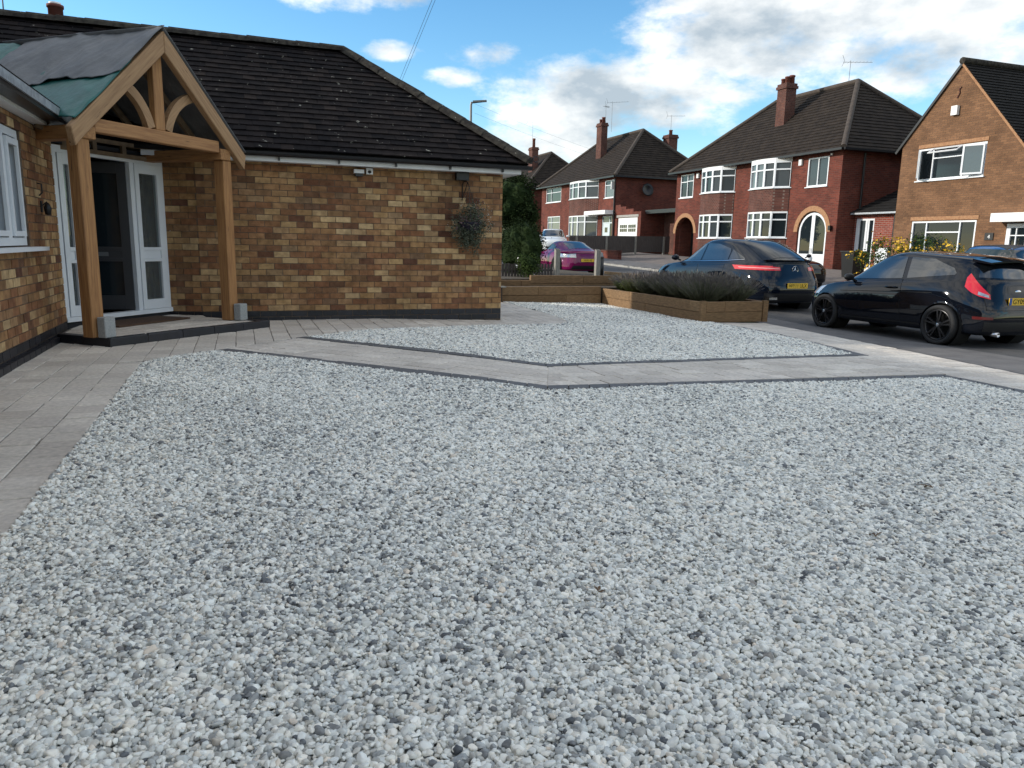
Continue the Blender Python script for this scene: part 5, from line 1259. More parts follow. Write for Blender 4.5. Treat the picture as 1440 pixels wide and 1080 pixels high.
# the next pair, with bow window, canopy and garage
S2 = thing('semi_detached_house', 'farther red brick semis with white canopy door and garage', 'house', (27.5, 52, 1.0))
x2, zg2, ze2 = 23.8, 0.9, 5.72
holes = [(46.1, 47.45, 4.38, 5.55), (48.4, 53.0, zg2, 5.6), (55.0, 58.0, 4.5, 5.65), (55.1, 57.6, 2.0, 3.4), (46.2, 47.75, zg2, 3.2)]
w = MB(); wall_x(w, x2, 45.75, 59.0, zg2 - 0.5, ze2, 0.25, holes)
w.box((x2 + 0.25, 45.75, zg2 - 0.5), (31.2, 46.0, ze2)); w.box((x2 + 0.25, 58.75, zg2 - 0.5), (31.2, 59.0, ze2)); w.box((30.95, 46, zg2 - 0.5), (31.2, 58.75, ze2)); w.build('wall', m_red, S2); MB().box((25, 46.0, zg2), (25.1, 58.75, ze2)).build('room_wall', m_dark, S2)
rf2 = hip_roof(S2, x2, 31.2, 45.75, 59.0, ze2 + 0.06, 9.3, 3.4, 3.4)
bay(S2, x2, 48.4, 53.0, 0.75, (4.48, 5.62), (1.80, 3.25), ze2 - 0.02, zg2 - 0.5, upper_panes=lambda i: m_glassm, lower_panes=lambda i: m_glassb if i in (1, 2, 3) else m_glassm)
xwin(S2, x2, 46.1, 47.45, 4.38, 5.55, [], [0.72], panes=lambda i, j: m_glassb if j == 0 else m_glass)
xwin(S2, x2, 55.0, 58.0, 4.5, 5.65, [0.33], [0.66]); xwin(S2, x2, 55.1, 57.6, 2.0, 3.4, [0.3], [0.66], panes=lambda i, j: m_glassb)
MB().box((x2 - 0.75, 45.85, 3.27), (x2 - 0.004, 49.1, 3.53)).build('door_canopy', m_whiteg, S2)
df = MB()
for y0, y1 in ((46.2, 46.28), (46.62, 46.70), (47.66, 47.75)): df.box((x2 + 0.06, y0, zg2), (x2 + 0.12, y1, 3.2))
df.box((x2 + 0.061, 46.28, 2.68), (x2 + 0.119, 47.66, 2.76)); df.box((x2 + 0.061, 46.28, 3.12), (x2 + 0.119, 47.66, 3.2)); df.box((x2 + 0.08, 46.70, zg2), (x2 + 0.11, 47.66, 2.68))
dj = df.build('door', mat('pale door paint', (0.55, 0.63, 0.66), 0.4), S2); MB().box((x2 + 0.07, 46.98, 2.08), (x2 + 0.079, 47.38, 2.42)).build('pane', m_glass, dj); MB().box((x2 + 0.09, 46.28, 2.76), (x2 + 0.1, 47.66, 3.12)).build('pane', m_glassm, dj); MB().box((x2 + 0.09, 46.28, zg2), (x2 + 0.1, 46.62, 2.68)).build('pane', m_glass, dj)
gr = MB(); wall_x(gr, x2 + 0.004, 42.3, 45.74, zg2 - 0.6, 3.35, 0.25, [(42.72, 45.45, zg2 - 0.6, 3.02)]); gr.box((x2 + 0.25, 42.3, zg2 - 0.6), (30, 42.5, 3.3))
for a, b, z in ((45.05, 45.74, 3.86), (44.3, 45.05, 3.72), (43.3, 44.3, 3.55)): gr.box((x2 + 0.006, a, 3.352), (x2 + 0.25, b, z))
gr.build('garage_wall', m_red, S2)
gd = MB().box((x2 + 0.08, 42.72, zg2 - 0.6), (x2 + 0.14, 45.45, 3.02)); gdo = gd.build('garage_door', m_whiteg, S2)
for y0 in (43.05, 44.2):
    for i in range(4):
        for j in range(2): MB().box((x2 + 0.066, y0 + i * 0.255, 2.1 + j * 0.25), (x2 + 0.078, y0 + i * 0.255 + 0.2, 2.1 + j * 0.25 + 0.2)).build('pane', m_glass, gdo)
MB().box((x2 - 0.01, 42.6, 3.03), (x2 + 0.002, 45.55, 3.18)).build('lintel', m_kerb, S2)
cp = MB().box((x2 + 0.3, 38.3, 3.2), (29, 42.28, 3.42)); cp.build('carport_roof', m_gutter, S2); MB().box((25.5, 38.3, zg2 - 0.6), (25.6, 42.28, 3.19)).build('carport_screen', m_redd, S2)
chimney(rf2, 25.5, 26.0, 51.8, 52.6, 6.6, 10.1, [(25.75, 52.0, 0.4), (25.75, 52.4, 0.3)]); aerial(rf2, (26, 52.2, 9.9), 1.5, (0.6, 0.8, 0.1), 1.5); aerial(rf2, (26.0, 51.2, 9.4), 2.1, (0.9, -0.3, 0.1), 1.6)
chimney(rf2, 28.9, 29.6, 47.9, 48.7, 7.2, 9.0, [(29.25, 48.3, 0.35)]); aerial(rf2, (29.3, 48.4, 9.1), 1.3, (0.9, -0.4, 0.05), 1.3)
MB().tube([(x2 - 0.08, 45.85, 5.6), (x2 - 0.08, 45.85, 1.0)], 0.06, 8).build('downpipe', m_black, S2); MB().box((x2 - 0.25, 46.02, 4.9), (x2 - 0.004, 46.1, 5.4)).build('alarm_box', m_whiteg, S2)
MB().lathe([(0, 0), (0.3, 0.06), (0.42, 0.16), (0.43, 0.17), (0.3, 0.09), (0, 0.03)], (26.0, 45.6, 4.9), (0, -1, 0.2), 18).build('satellite_dish', m_black, S2)
S1 = thing('semi_detached_house', 'farthest house with dark hipped roof above the garden tree', 'house', (28, 70, 1.3))
w = MB().box((24.2, 63.5, 0.8), (31.5, 76, 6.0)); w.build('wall', m_red, S1); rf1 = hip_roof(S1, 24.2, 31.5, 63.5, 76, 6.1, 9.6, 3.5, 3.5)
xwin(S1, 24.1, 64.2, 66.0, 4.6, 5.7, [0.5], [0.7]); xwin(S1, 24.1, 67.5, 71, 4.6, 5.7, [0.25, 0.5, 0.75], [0.7]); xwin(S1, 24.1, 67.5, 71, 2.0, 3.4, [0.25, 0.5, 0.75], [0.7])
chimney(rf1, 25.8, 26.4, 66.6, 67.5, 7.0, 10.0, [(26.1, 67, 0.8)]); aerial(rf1, (26.1, 67.4, 10), 2.4, (0.9, -0.4, 0.05), 2.2)

# ------------------------------------------------------------------ front gardens
fn = thing('board_fence', 'dark vertical board fence between the two pairs of red semis', 'fence', (21, 40, 0.4))
yf = 40.0
for k in range(58):
    x = 17.9 + k * 0.117; z = T(x, yf)
    if x < 24.5: MB().box((x, yf - 0.012, z + 0.12), (x + 0.108, yf + 0.006, 1.72 + 0.012 * x - 0.21)).build('board', m_fence, fn)
for k in range(4): x = 18.35 + k * 1.93; MB().box((x - 0.06, yf - 0.08, T(x, yf) - 0.1), (x + 0.06, yf - 0.02, 1.62 + 0.012 * x - 0.14)).build('post', m_post, fn)
MB().box((17.9, yf + 0.01, T(20, yf) + 0.0), (24.5, yf + 0.04, T(20, yf) + 0.2)).build('gravel_board', m_kerb, fn)
gw = thing('garden_wall', 'low red brick garden wall by the board fence', 'wall', (19.6, 38.6, 0.4)); z = T(19.6, 38)
MB().box((19.3, 36.6, z - 0.1), (19.52, 39.7, z + 0.42)).build('brickwork', m_red, gw); MB().box((19.27, 36.58, z + 0.421), (19.55, 39.72, z + 0.48)).build('coping', m_redd, gw)
def cairn(x, y, lab, h=1.0):
    t = thing('gate_post', lab, 'post', (x, y, T(x, y))); z = T(x, y)
    MB().lathe([(0.11, -0.1), (0.11, h - 0.25), (0.13, h - 0.24), (0.13, h - 0.2), (0.10, h - 0.18), (0.11, h - 0.08), (0.08, h - 0.01), (0.0, h)], (x, y, z), n=12).build('shaft', m_whiteg, t)
cairn(19.0, 21.6, 'white painted gate post before the lean-to door', 0.95)
ub = thing('utility_cabinet', 'white meter box on the lean-to brickwork behind yellow flowers', 'meter box', (24.4, 23.6, 0.2)); MB().box((24.38, 23.36, 0.35), (24.548, 23.95, 1.32)).build('cabinet', m_whiteg, ub); MB().box((24.37, 23.40, 0.4), (24.379, 23.91, 1.28)).build('lid', m_white, ub)
bn = thing('wheelie_bin', 'dark grey bin standing before the white lean-to door', 'bin', (21.4, 22.0, 0.1))
MB().add([(21.12, 21.72, T(21, 22)), (21.62, 21.72, T(21, 22)), (21.62, 22.22, T(21, 22)), (21.12, 22.22, T(21, 22)), (21.05, 21.66, 1.12), (21.7, 21.66, 1.12), (21.7, 22.28, 1.12), (21.05, 22.28, 1.12)], [(0, 3, 2, 1), (4, 5, 6, 7), (0, 1, 5, 4), (1, 2, 6, 5), (2, 3, 7, 6), (3, 0, 4, 7)]).build('body', m_black, bn)
MB().box((21.0, 21.63, 1.121), (21.72, 22.3, 1.17)).build('lid', m_black, bn)
for i, (x, y, rx, ry, rz, nf) in enumerate([(20.6, 19.9, 0.8, 1.0, 0.62, 95), (20.9, 18.2, 0.7, 1.0, 0.68, 105), (20.4, 16.9, 0.6, 0.8, 0.5, 60)]):
    shrub('flower_clump', ('tall yellow flowers nearest the lean-to door', 'tall yellow flowers before the gabled house window', 'yellow flowers at the right beside the blue car')[i], 'flowers', (x, y, T(x, y) + 0.85 + (0.12 if i == 1 else 0)), (rx, ry, rz), 700, 0.09, m_leaf, 80 + i, flowers=(m_yel, nf * 2, 0.085), group='yellow flowers in the front garden')
shrub('dry_shrub', 'brown dry grassy shrub beside the white gate post', 'shrub', (18.6, 23.0, T(18.6, 23) + 0.42), (0.55, 0.9, 0.5), 900, 0.11, m_lavs, 88)
# street lamp behind the bungalow, and overhead wires
sl2 = thing('street_lamp', 'grey street lamp with flat head behind the bungalow roof', 'street lamp', (10.3, 34.4, 0.3))
MB().tube([(10.27, 34.44, 0.2), (10.27, 34.44, 7.4), (10.3, 34.43, 7.55)], [0.09, 0.055, 0.05], 8).build('column', m_metal, sl2)
MB().tube([(10.27, 34.44, 7.5), (10.9, 34.22, 7.58)], 0.03, 6).build('bracket', m_metal, sl2); MB().bar((10.35, 34.41, 7.56), (10.95, 34.2, 7.6), 0.2, 0.07).build('lamp_head', m_metal, sl2)
def wire(p, q, sag, lab, r=0.008):
    p, q = Vector(p), Vector(q); pts = [p.lerp(q, t) - Z3 * sag * 4 * t * (1 - t) for t in fr(0, 1, 16)]
    tag(MB().tube(pts, r, 4).build('overhead_wire', m_gutter), lab, 'wire', 'overhead telephone wires')
# ------------------------------------------------------------------ cars: lofted shells, glass and lamps laid on them
def paint(name, c, metal=0.0, rough=0.5):
    return mat(name, c, rough, metal=metal, coat=1.0, spec=0.0)
m_tyre = mat('tyre', (0.014, 0.014, 0.015), 0.8)
m_cglass = glass('car glass', (0.006, 0.008, 0.010), 0.015)
m_cglass.node_tree.nodes['Principled BSDF'].inputs['Specular IOR Level'].default_value = 1.0; m_cglass.node_tree.nodes['Principled BSDF'].inputs['IOR'].default_value = 1.65
m_cglassl = glass('light car glass', (0.030, 0.045, 0.050), 0.015)
m_rim = mat('black alloy', (0.030, 0.030, 0.033), 0.25, metal=0.5)
m_rims = mat('silver alloy', (0.35, 0.36, 0.37), 0.3, metal=0.8)
m_lampr = mat('red lamp', (0.55, 0.010, 0.018), 0.10, coat=1.0)
m_lampc = mat('clear lamp', (0.55, 0.56, 0.58), 0.12, (0.30, 0.31, 0.33), 40, metal=0.5, coat=1.0)
m_chrome = mat('chrome', (0.6, 0.6, 0.62), 0.12, metal=1.0)
m_eu = mat('plate blue', (0.01, 0.07, 0.32), 0.4)
m_gap = mat('panel gap', (0.002, 0.002, 0.002), 0.9)
def catmull(p0, p1, p2, p3, t):
    return 0.5 * ((2 * p1) + (-p0 + p2) * t + (2 * p0 - 5 * p1 + 4 * p2 - p3) * t * t + (-p0 + 3 * p1 - 3 * p2 + p3) * t ** 3)
class Car:
    """levels: list of (xr, xf, half width, [(x, z)...], exponent). X forward, Y left."""
    def __init__(s, name, label, loc, rz, levels, body_mat, wheels, group='cars', sub=5, ns=72, k=1.0):
        s.t = thing(name, label, 'car', loc, rz, group); s.M = WM[s.t.name] @ Matrix.Scale(k, 4); s.k = k
        rows = []
        th = np.linspace(math.pi, 0, ns + 1)
        for xr, xf, hw, zc, ex in levels:
            xm, a = (xr + xf) / 2, (xf - xr) / 2; e = 2.0 / ex
            c, si = np.cos(th), np.sin(th)
            x = xm + a * np.sign(c) * np.abs(c) ** e; y = hw * np.abs(si) ** e; y[0] = y[-1] = 0
            z = np.interp(x, [p[0] for p in zc], [p[1] for p in zc])
            rows.append(np.stack([x, y, z], 1))
        # smooth the z curves along s a little
        for r in rows:
            for _ in range(3): r[1:-1, 2] = 0.25 * r[:-2, 2] + 0.5 * r[1:-1, 2] + 0.25 * r[2:, 2]
        full = []
        n = len(rows)
        for i in range(n - 1):
            p0, p1, p2, p3 = rows[max(i - 1, 0)], rows[i], rows[i + 1], rows[min(i + 2, n - 1)]
            for q in range(sub): full.append(catmull(p0, p1, p2, p3, q / sub))
        full.append(rows[-1]); full = np.array(full); full[:, :, 1] = np.maximum(full[:, :, 1], 0); full[:, 0, 1] = 0; full[:, -1, 1] = 0
        nl, nsx = full.shape[:2]
        # mirror: ring of 2*ns points
        ring = np.concatenate([full, full[:, -2:0:-1] * np.array([1, -1, 1])], 1); m = ring.shape[1]
        v = ring.reshape(-1, 3)
        f = [(i * m + j, (i + 1) * m + j, (i + 1) * m + (j + 1) % m, i * m + (j + 1) % m) for i in range(nl - 1) for j in range(m)]
        full_me = (v.copy(), list(f))
        s.bvh = BVHTree.FromPolygons([Vector(p) for p in v], f)
        # wheel openings
        v = v.copy(); keep = []
        inside = np.zeros(len(v), bool)
        for wx, wr in [(w[0], w[2]) for w in wheels]:
            zc_ = wheels[0][1]
            d = np.hypot(v[:, 0] - wx, v[:, 2] - zc_); near = (np.abs(v[:, 1]) > 0.45) & (v[:, 2] < zc_ + wr * 1.25)
            ins = (d < wr) & near; inside |= ins
        for q in f:
            if not all(inside[i] for i in q): keep.append(q)
        used = {i for q in keep for i in q}
        for wx, wr in [(w[0], w[2]) for w in wheels]:
            zc_ = wheels[0][1]
            for i in used:
                if inside[i]:
                    dx, dz = v[i, 0] - wx, v[i, 2] - zc_; d = math.hypot(dx, dz)
                    if d < wr and d > 1e-3: v[i, 0] = wx + dx / d * wr; v[i, 2] = zc_ + dz / d * wr
        s.body = s.put('body', v, keep, body_mat, True)
        # dark liners and floor
        hwm = max(l[2] for l in levels)
        for wx, wr in [(w[0], w[2]) for w in wheels]:
            for sg in (-1, 1):
                prof = [(wr + 0.01, 0), (wr + 0.01, -0.3), (0.0, -0.3)]
                ln = MB().lathe(prof, (wx, sg * (hwm - 0.05), wheels[0][1]), (0, sg, 0), 28)
                s.put('wheel_arch_liner', ln.v, ln.f, m_gap, False)
        xs0, xs1 = levels[0][0] + 0.1, levels[0][1] - 0.1; fl = MB().box((xs0, -0.55, levels[0][3][0][1] - 0.0), (xs1, 0.55, levels[0][3][0][1] + 0.03)); s.put('underbody', fl.v, fl.f, m_gap, False)
        s.hwm = hwm
    def put(s, name, v, f, m, smooth=True, parent=None):
        v = [s.M @ Vector(p) for p in v]
        mb = MB(); mb.add(v, f, smooth); o = mb.build(name, m, None)
        o.parent = s.t
        if parent is not None: o.parent = parent
        o.matrix_parent_inverse = WM[s.t.name].inverted() if parent is None else Matrix.Identity(4)
        return o
    def hit(s, p, d):
        h = s.bvh.ray_cast(Vector(p), Vector(d), 12.0)
        return (h[0], h[1]) if h[0] is not None else (None, None)
    def patch(s, name, bot, top, m, view='side', off=0.004, n=22, k=10, mirror=True, parent=None, smooth=True):
        """ruled patch between two polylines given in the view plane, dropped on the shell"""
        def resamp(pl):
            P = [Vector(p) for p in pl]; d = [0]
            for a, b in zip(P[:-1], P[1:]): d.append(d[-1] + (b - a).length)
            return [Vector((np.interp(t * d[-1], d, [p.x for p in P]), np.interp(t * d[-1], d, [p.y for p in P]))) for t in fr(0, 1, n)]
        A, B = resamp(bot), resamp(top)
        outs = []
        for sg in ((1, -1) if (mirror and view == 'side') else (1,)):
            V = []; ok = True; last = None
            for j in range(k + 1):
                for i in range(n + 1):
                    q = A[i].lerp(B[i], j / k)
                    if view == 'side': p, nn = s.hit((q.x, 3 * sg, q.y), (0, -sg, 0))
                    elif view == 'rear': p, nn = s.hit((-6, q.x, q.y), (1, 0, 0))
                    elif view[0] == 'radial':
                        cdir = Vector((math.cos(R(q.x)), math.sin(R(q.x)) * view[3], 0)); p, nn = s.hit(Vector((view[1], view[2] * view[3], q.y / 100.0)) + cdir * 4, -cdir)
                    elif view == 'front': p, nn = s.hit((6, q.x, q.y), (-1, 0, 0))
                    else: p, nn = s.hit((q.x, q.y, 4), (0, 0, -1))
                    if p is None: V.append(None); continue
                    ray = -cdir if view[0] == 'radial' else {'side': Vector((0, -sg, 0)), 'rear': Vector((1, 0, 0)), 'front': Vector((-1, 0, 0)), 'top': Vector((0, 0, -1))}[view]
                    if nn.dot(ray) > 0: nn = -nn
                    V.append(p + nn * off)
            F = []
            for j in range(k):
                for i in range(n):
                    q = (j * (n + 1) + i, j * (n + 1) + i + 1, (j + 1) * (n + 1) + i + 1, (j + 1) * (n + 1) + i)
                    if all(V[a] is not None for a in q): F.append(q)
            V = [p if p is not None else Vector((0, 0, 0.5)) for p in V]
            used = sorted({a for q in F for a in q}); mp = {a: b for b, a in enumerate(used)}
            if F: outs.append(s.put(name, [V[a] for a in used], [tuple(mp[a] for a in q) for q in F], m, smooth, parent))
        return outs
    def panel(s, name, bot, top, m, view='side', g=0.006, **k):
        """a door or lid: the same skin a touch proud, a dark gap all round"""
        cx = sum(p[0] for p in bot + top) / len(bot + top); cz = sum(p[1] for p in bot + top) / len(bot + top)
        gr = lambda pl: [(p[0] + (g if p[0] > cx else -g), p[1] + (g if p[1] > cz else -g)) for p in pl]
        a = s.patch(name, bot, top, m, view, off=0.0035, **k)
        s.patch('panel_gap', gr(bot), gr(top), m_gap, view, off=0.0015, **k)
        return a
    def line(s, pts, w, m, view='side', name='trim', off=0.004, n=24):
        return s.patch(name, [(p[0], p[1] - w / 2) for p in pts], [(p[0], p[1] + w / 2) for p in pts], m, view, off=off, k=2, n=n)
    def wheel(s, x, y, r, wd, mr, spokes=5, sg=1, split=True):
        c = Vector((x, y, r)); ax = Vector((0, sg, 0)); h = wd / 2; ri = r * 0.78
        ty = MB().lathe([(ri, -h), (r * 0.93, -h), (r, -h * 0.7), (r, h * 0.7), (r * 0.985, h * 0.85), (r * 0.93, h), (ri + 0.01, h * 0.96), (ri, h * 0.8)], c, ax, 36)
        to = s.put('wheel', ty.v, ty.f, m_tyre)
        rm = MB().lathe([(ri, h * 0.8), (ri - 0.012, h * 0.9), (ri - 0.03, h * 0.72), (ri - 0.035, -h * 0.3)], c, ax, 36)
        s.put('rim', rm.v, rm.f, mr, True, to)
        dk = MB().lathe([(ri - 0.03, -h * 0.3), (0, -h * 0.3)], c, ax, 24); s.put('brake', dk.v, dk.f, m_gap, True, to)
        for k in range(spokes):
            for e in ((-0.16, 0.16) if split else (0,)):
                a = 2 * math.pi * k / spokes + 0.35; d0 = Vector((math.cos(a), 0, math.sin(a))); d1 = Vector((math.cos(a + e), 0, math.sin(a + e)))
                sp = MB().bar(c + ax * h * 0.62 + d0 * 0.02, c + ax * h * 0.72 + d1 * (ri - 0.012), 0.026 if split else 0.05, 0.03, ax)
                s.put('spoke', sp.v, sp.f, mr, False, to)
        hb_ = MB().lathe([(0.065, h * 0.4), (0.06, h * 0.72), (0.03, h * 0.80), (0, h * 0.80)], c, ax, 16); s.put('hub', hb_.v, hb_.f, mr, True, to)
        hc = MB().lathe([(0.026, h * 0.80), (0.022, h * 0.83), (0, h * 0.84)], c, ax, 12); s.put('hub_cap', hc.v, hc.f, m_lampc, True, to)
    def wheels(s, xf, xr, y, r, wd, mr, spokes, split=True):
        for x in (xr, xf):
            for sg in (1, -1): s.wheel(x, sg * y, r, wd, mr, spokes, sg, split)
    def mirror(s, x, y, z, m):
        for sg in (1, -1):
            mb = MB(); c = Vector((x, sg * (y + 0.09), z))
            v = []; f = []; nu, nv = 12, 8
            for i in range(nv + 1):
                for j in range(nu):
                    a = math.pi * i / nv; b = 2 * math.pi * j / nu
                    v.append(c + Vector((0.075 * math.sin(a) * math.cos(b) * (1 if math.cos(b) > 0 else 0.5), 0.105 * math.cos(a), 0.07 * math.sin(a) * math.sin(b))))
            for i in range(nv):
                for j in range(nu): f.append((i * nu + j, i * nu + (j + 1) % nu, (i + 1) * nu + (j + 1) % nu, (i + 1) * nu + j))
            o = s.put('door_mirror', v, f, m)
            st = MB().bar((x - 0.01, sg * (y - 0.05), z - 0.07), (x, sg * (y + 0.04), z - 0.03), 0.06, 0.03); s.put('mirror_arm', st.v, st.f, m_black, False, o)
    def plate(s, y, z, txt, off=0.006, w=0.52, h=0.111, blue=False, tw=None, ty=0.0):
        hp, nn = s.hit((-6, y, z), (1, 0, 0)); x = hp.x - 0.03
        for yy_ in (y - w / 2, y + w / 2):
            for zz in (z - h / 2, z + h / 2):
                q, _ = s.hit((-6, yy_, zz), (1, 0, 0))
                if q is not None: x = min(x, q.x - 0.008)
        mb = MB().box((x, y - w / 2, z - h / 2), (x + 0.012, y + w / 2, z + h / 2)); o = s.put('number_plate', mb.v, mb.f, m_plate, False)
        if blue: b = MB().box((x - 0.0015, y + w / 2 - 0.055, z - h / 2 + 0.002), (x, y + w / 2 - 0.001, z + h / 2 - 0.002)); s.put('plate_band', b.v, b.f, m_eu, False, o)
        l = lettering(txt, None, (x - 0.003, y + ty, z - 0.037), (0, -1, 0), Z3, 0.075, m_gap, 'plate_lettering', tw)
        for vv in l.data.vertices: vv.co = s.M @ vv.co
        l.parent = o; l.matrix_parent_inverse = Matrix.Identity(4)
        return x
# ---- black hatchback parked nearest, tail towards the camera
pb = paint('black car paint', (0.0035, 0.005, 0.009))
zr_ = T(11.65, 10.4) - 0.05
Zc = lambda *p: list(p)
F_ = Car('hatchback', 'black three door hatchback parked at the footway with red tail lamp', (11.66, 10.42, zr_), R(90), [
    (-1.86, 1.78, 0.70, Zc((-2, 0.20), (2, 0.20)), 5.0),
    (-1.93, 1.90, 0.82, Zc((-2, 0.24), (2, 0.22)), 5.0),
    (-1.97, 1.96, 0.855, Zc((-2, 0.42), (2, 0.40)), 4.6),
    (-1.95, 1.97, 0.865, Zc((-2, 0.64), (0, 0.60), (2, 0.56)), 4.4),
    (-1.88, 1.93, 0.85, Zc((-2, 0.86), (-0.5, 0.80), (1, 0.74), (2, 0.66)), 4.0),
    (-1.83, 1.80, 0.815, Zc((-2, 1.03), (-1.2, 0.985), (0.7, 0.895), (1.1, 0.87), (1.5, 0.80), (2, 0.70)), 3.6),
    (-1.80, 1.10, 0.785, Zc((-2, 1.075), (-1.2, 1.03), (0.6, 0.945), (1.1, 0.955)), 3.4),
    (-1.72, 0.62, 0.70, Zc((-2, 1.26), (-0.5, 1.24), (0.7, 1.21)), 3.4),
    (-1.62, 0.24, 0.615, Zc((-2, 1.31), (-1.4, 1.365), (-0.4, 1.425), (0.3, 1.405)), 3.2),
    (-1.45, 0.05, 0.42, Zc((-2, 1.35), (-1.3, 1.415), (-0.4, 1.468), (0.2, 1.452)), 2.8),
    (-1.2, -0.2, 0.0, Zc((-2, 1.38), (-1.2, 1.435), (-0.4, 1.480), (0.2, 1.475)), 2.4)], pb, [(1.26, 0.318, 0.350), (-1.25, 0.318, 0.350)], 'cars parked along the road', k=1.03)
F_.panel('door', [(-0.50, 0.28), (0.72, 0.26)], [(-0.42, 1.00), (0.74, 0.925)], pb)
F_.patch('side_window', [(-0.40, 1.02), (0.83, 0.952)], [(-0.36, 1.375), (-0.1, 1.388), (0.08, 1.375), (0.36, 1.27), (0.80, 0.985)], m_cglass, off=0.005, n=30)
F_.patch('side_window', [(-0.49, 1.025), (-1.32, 1.115)], [(-0.45, 1.375), (-0.9, 1.355), (-1.28, 1.22), (-1.34, 1.14)], m_cglass, off=0.005, n=30)
F_.patch('rear_window', [(-0.56, 1.09), (0, 1.07), (0.56, 1.09)], [(-0.50, 1.285), (0, 1.30), (0.50, 1.285)], m_cglass, 'rear', mirror=False)
F_.patch('windscreen', [(-0.66, 0.985), (0, 0.99), (0.66, 0.985)], [(-0.53, 1.385), (0, 1.405), (0.53, 1.385)], m_cglass, 'front', mirror=False)
for sg in (1, -1):      # tail lamps wrap round the corner: angle about a post inside the corner, height in cm
    F_.patch('tail_lamp', [(119, 94), (130, 86), (142, 80), (157, 76)], [(120, 108), (127, 115), (134, 108), (157, 83)], m_lampr, ('radial', -1.3, 0.3, sg), off=0.010, n=30, k=12, mirror=False)
    F_.patch('reversing_lamp', [(140, 82.5), (155, 78)], [(141, 87.5), (155, 82)], m_lampc, ('radial', -1.3, 0.3, sg), off=0.015, k=5, mirror=False)
    F_.patch('headlamp', [(sg * 0.78, 0.64), (sg * 0.45, 0.62)], [(sg * 0.76, 0.80), (sg * 0.50, 0.70)], m_lampc, 'front', mirror=False)
F_.panel('tailgate', [(-0.60, 0.60), (0.60, 0.60)], [(-0.60, 1.05), (0.60, 1.05)], pb, 'rear', mirror=False)
F_.patch('bumper_insert', [(-0.62, 0.27), (0.62, 0.27)], [(-0.62, 0.42), (0.62, 0.42)], m_black, 'rear', mirror=False)
for sg in (1, -1): F_.patch('reflector', [(sg * 0.72, 0.455), (sg * 0.52, 0.455)], [(sg * 0.72, 0.50), (sg * 0.52, 0.495)], mat('dark reflector', (0.10, 0.008, 0.008), 0.3), 'rear', off=0.006, mirror=False)
sp = MB()
for i in range(10):
    y0, y1 = -0.58 + 1.16 * i / 10, -0.58 + 1.16 * (i + 1) / 10; c0, c1 = 0.03 * (1 - (y0 / 0.58) ** 2), 0.03 * (1 - (y1 / 0.58) ** 2)
    sp.add([(-1.50, y0, 1.33 + c0), (-1.50, y1, 1.33 + c1), (-1.82, y1, 1.295 + c1), (-1.82, y0, 1.295 + c0), (-1.50, y0, 1.375 + c0), (-1.50, y1, 1.375 + c1), (-1.82, y1, 1.32 + c1), (-1.82, y0, 1.32 + c0)], [(0, 1, 2, 3), (4, 7, 6, 5), (3, 2, 6, 7), (0, 4, 5, 1)] + ([(0, 3, 7, 4)] if i == 0 else []) + ([(1, 5, 6, 2)] if i == 9 else []))
F_.put('roof_spoiler', sp.v, sp.f, pb, False)
F_.line([(-1.05, 0.82), (0, 0.775), (0.9, 0.735)], 0.012, m_gap, name='feature_line'); F_.line([(-0.9, 0.30), (0.86, 0.285)], 0.03, m_black, name='side_skirt', off=0.012)
for s_ in (1, -1):
    h_ = MB().tube([(-0.36, s_ * 0.853, 0.865), (-0.30, s_ * 0.885, 0.872), (-0.20, s_ * 0.888, 0.868), (-0.13, s_ * 0.855, 0.86)], 0.016, 8); F_.put('door_handle', h_.v, h_.f, pb)
F_.mirror(0.66, 0.80, 0.99, m_black)
F_.wheels(1.26, -1.25, 0.775, 0.318, 0.205, m_rim, 5, True)
F_.plate(0.0, 0.735, 'GY09 Z', blue=True, tw=0.36, ty=0.0)
eb = MB().lathe([(0, 0.004), (0.055, 0.004), (0.06, 0.0)], (-1.9, 0, 0.9), (-1, 0, 0), 20)
hp, _ = F_.hit((-6, 0, 0.88), (1, 0, 0)); eb = MB(); eb.lathe([(0, 0.012), (0.5, 0.010), (1, 0.0)], (0, 0, 0), (-1, 0, 0), 20)
F_.put('oval_badge', [(hp.x - 0.004 + p[0], p[1] * 0.065, 0.88 + p[2] * 0.028) for p in eb.v], eb.f, m_chrome)
ex_ = MB().lathe([(0.032, -0.08), (0.036, 0.06), (0.028, 0.062), (0.026, -0.05)], (-1.93, 0.45, 0.23), (-1, 0, 0), 14); F_.put('exhaust', ex_.v, ex_.f, m_chrome)

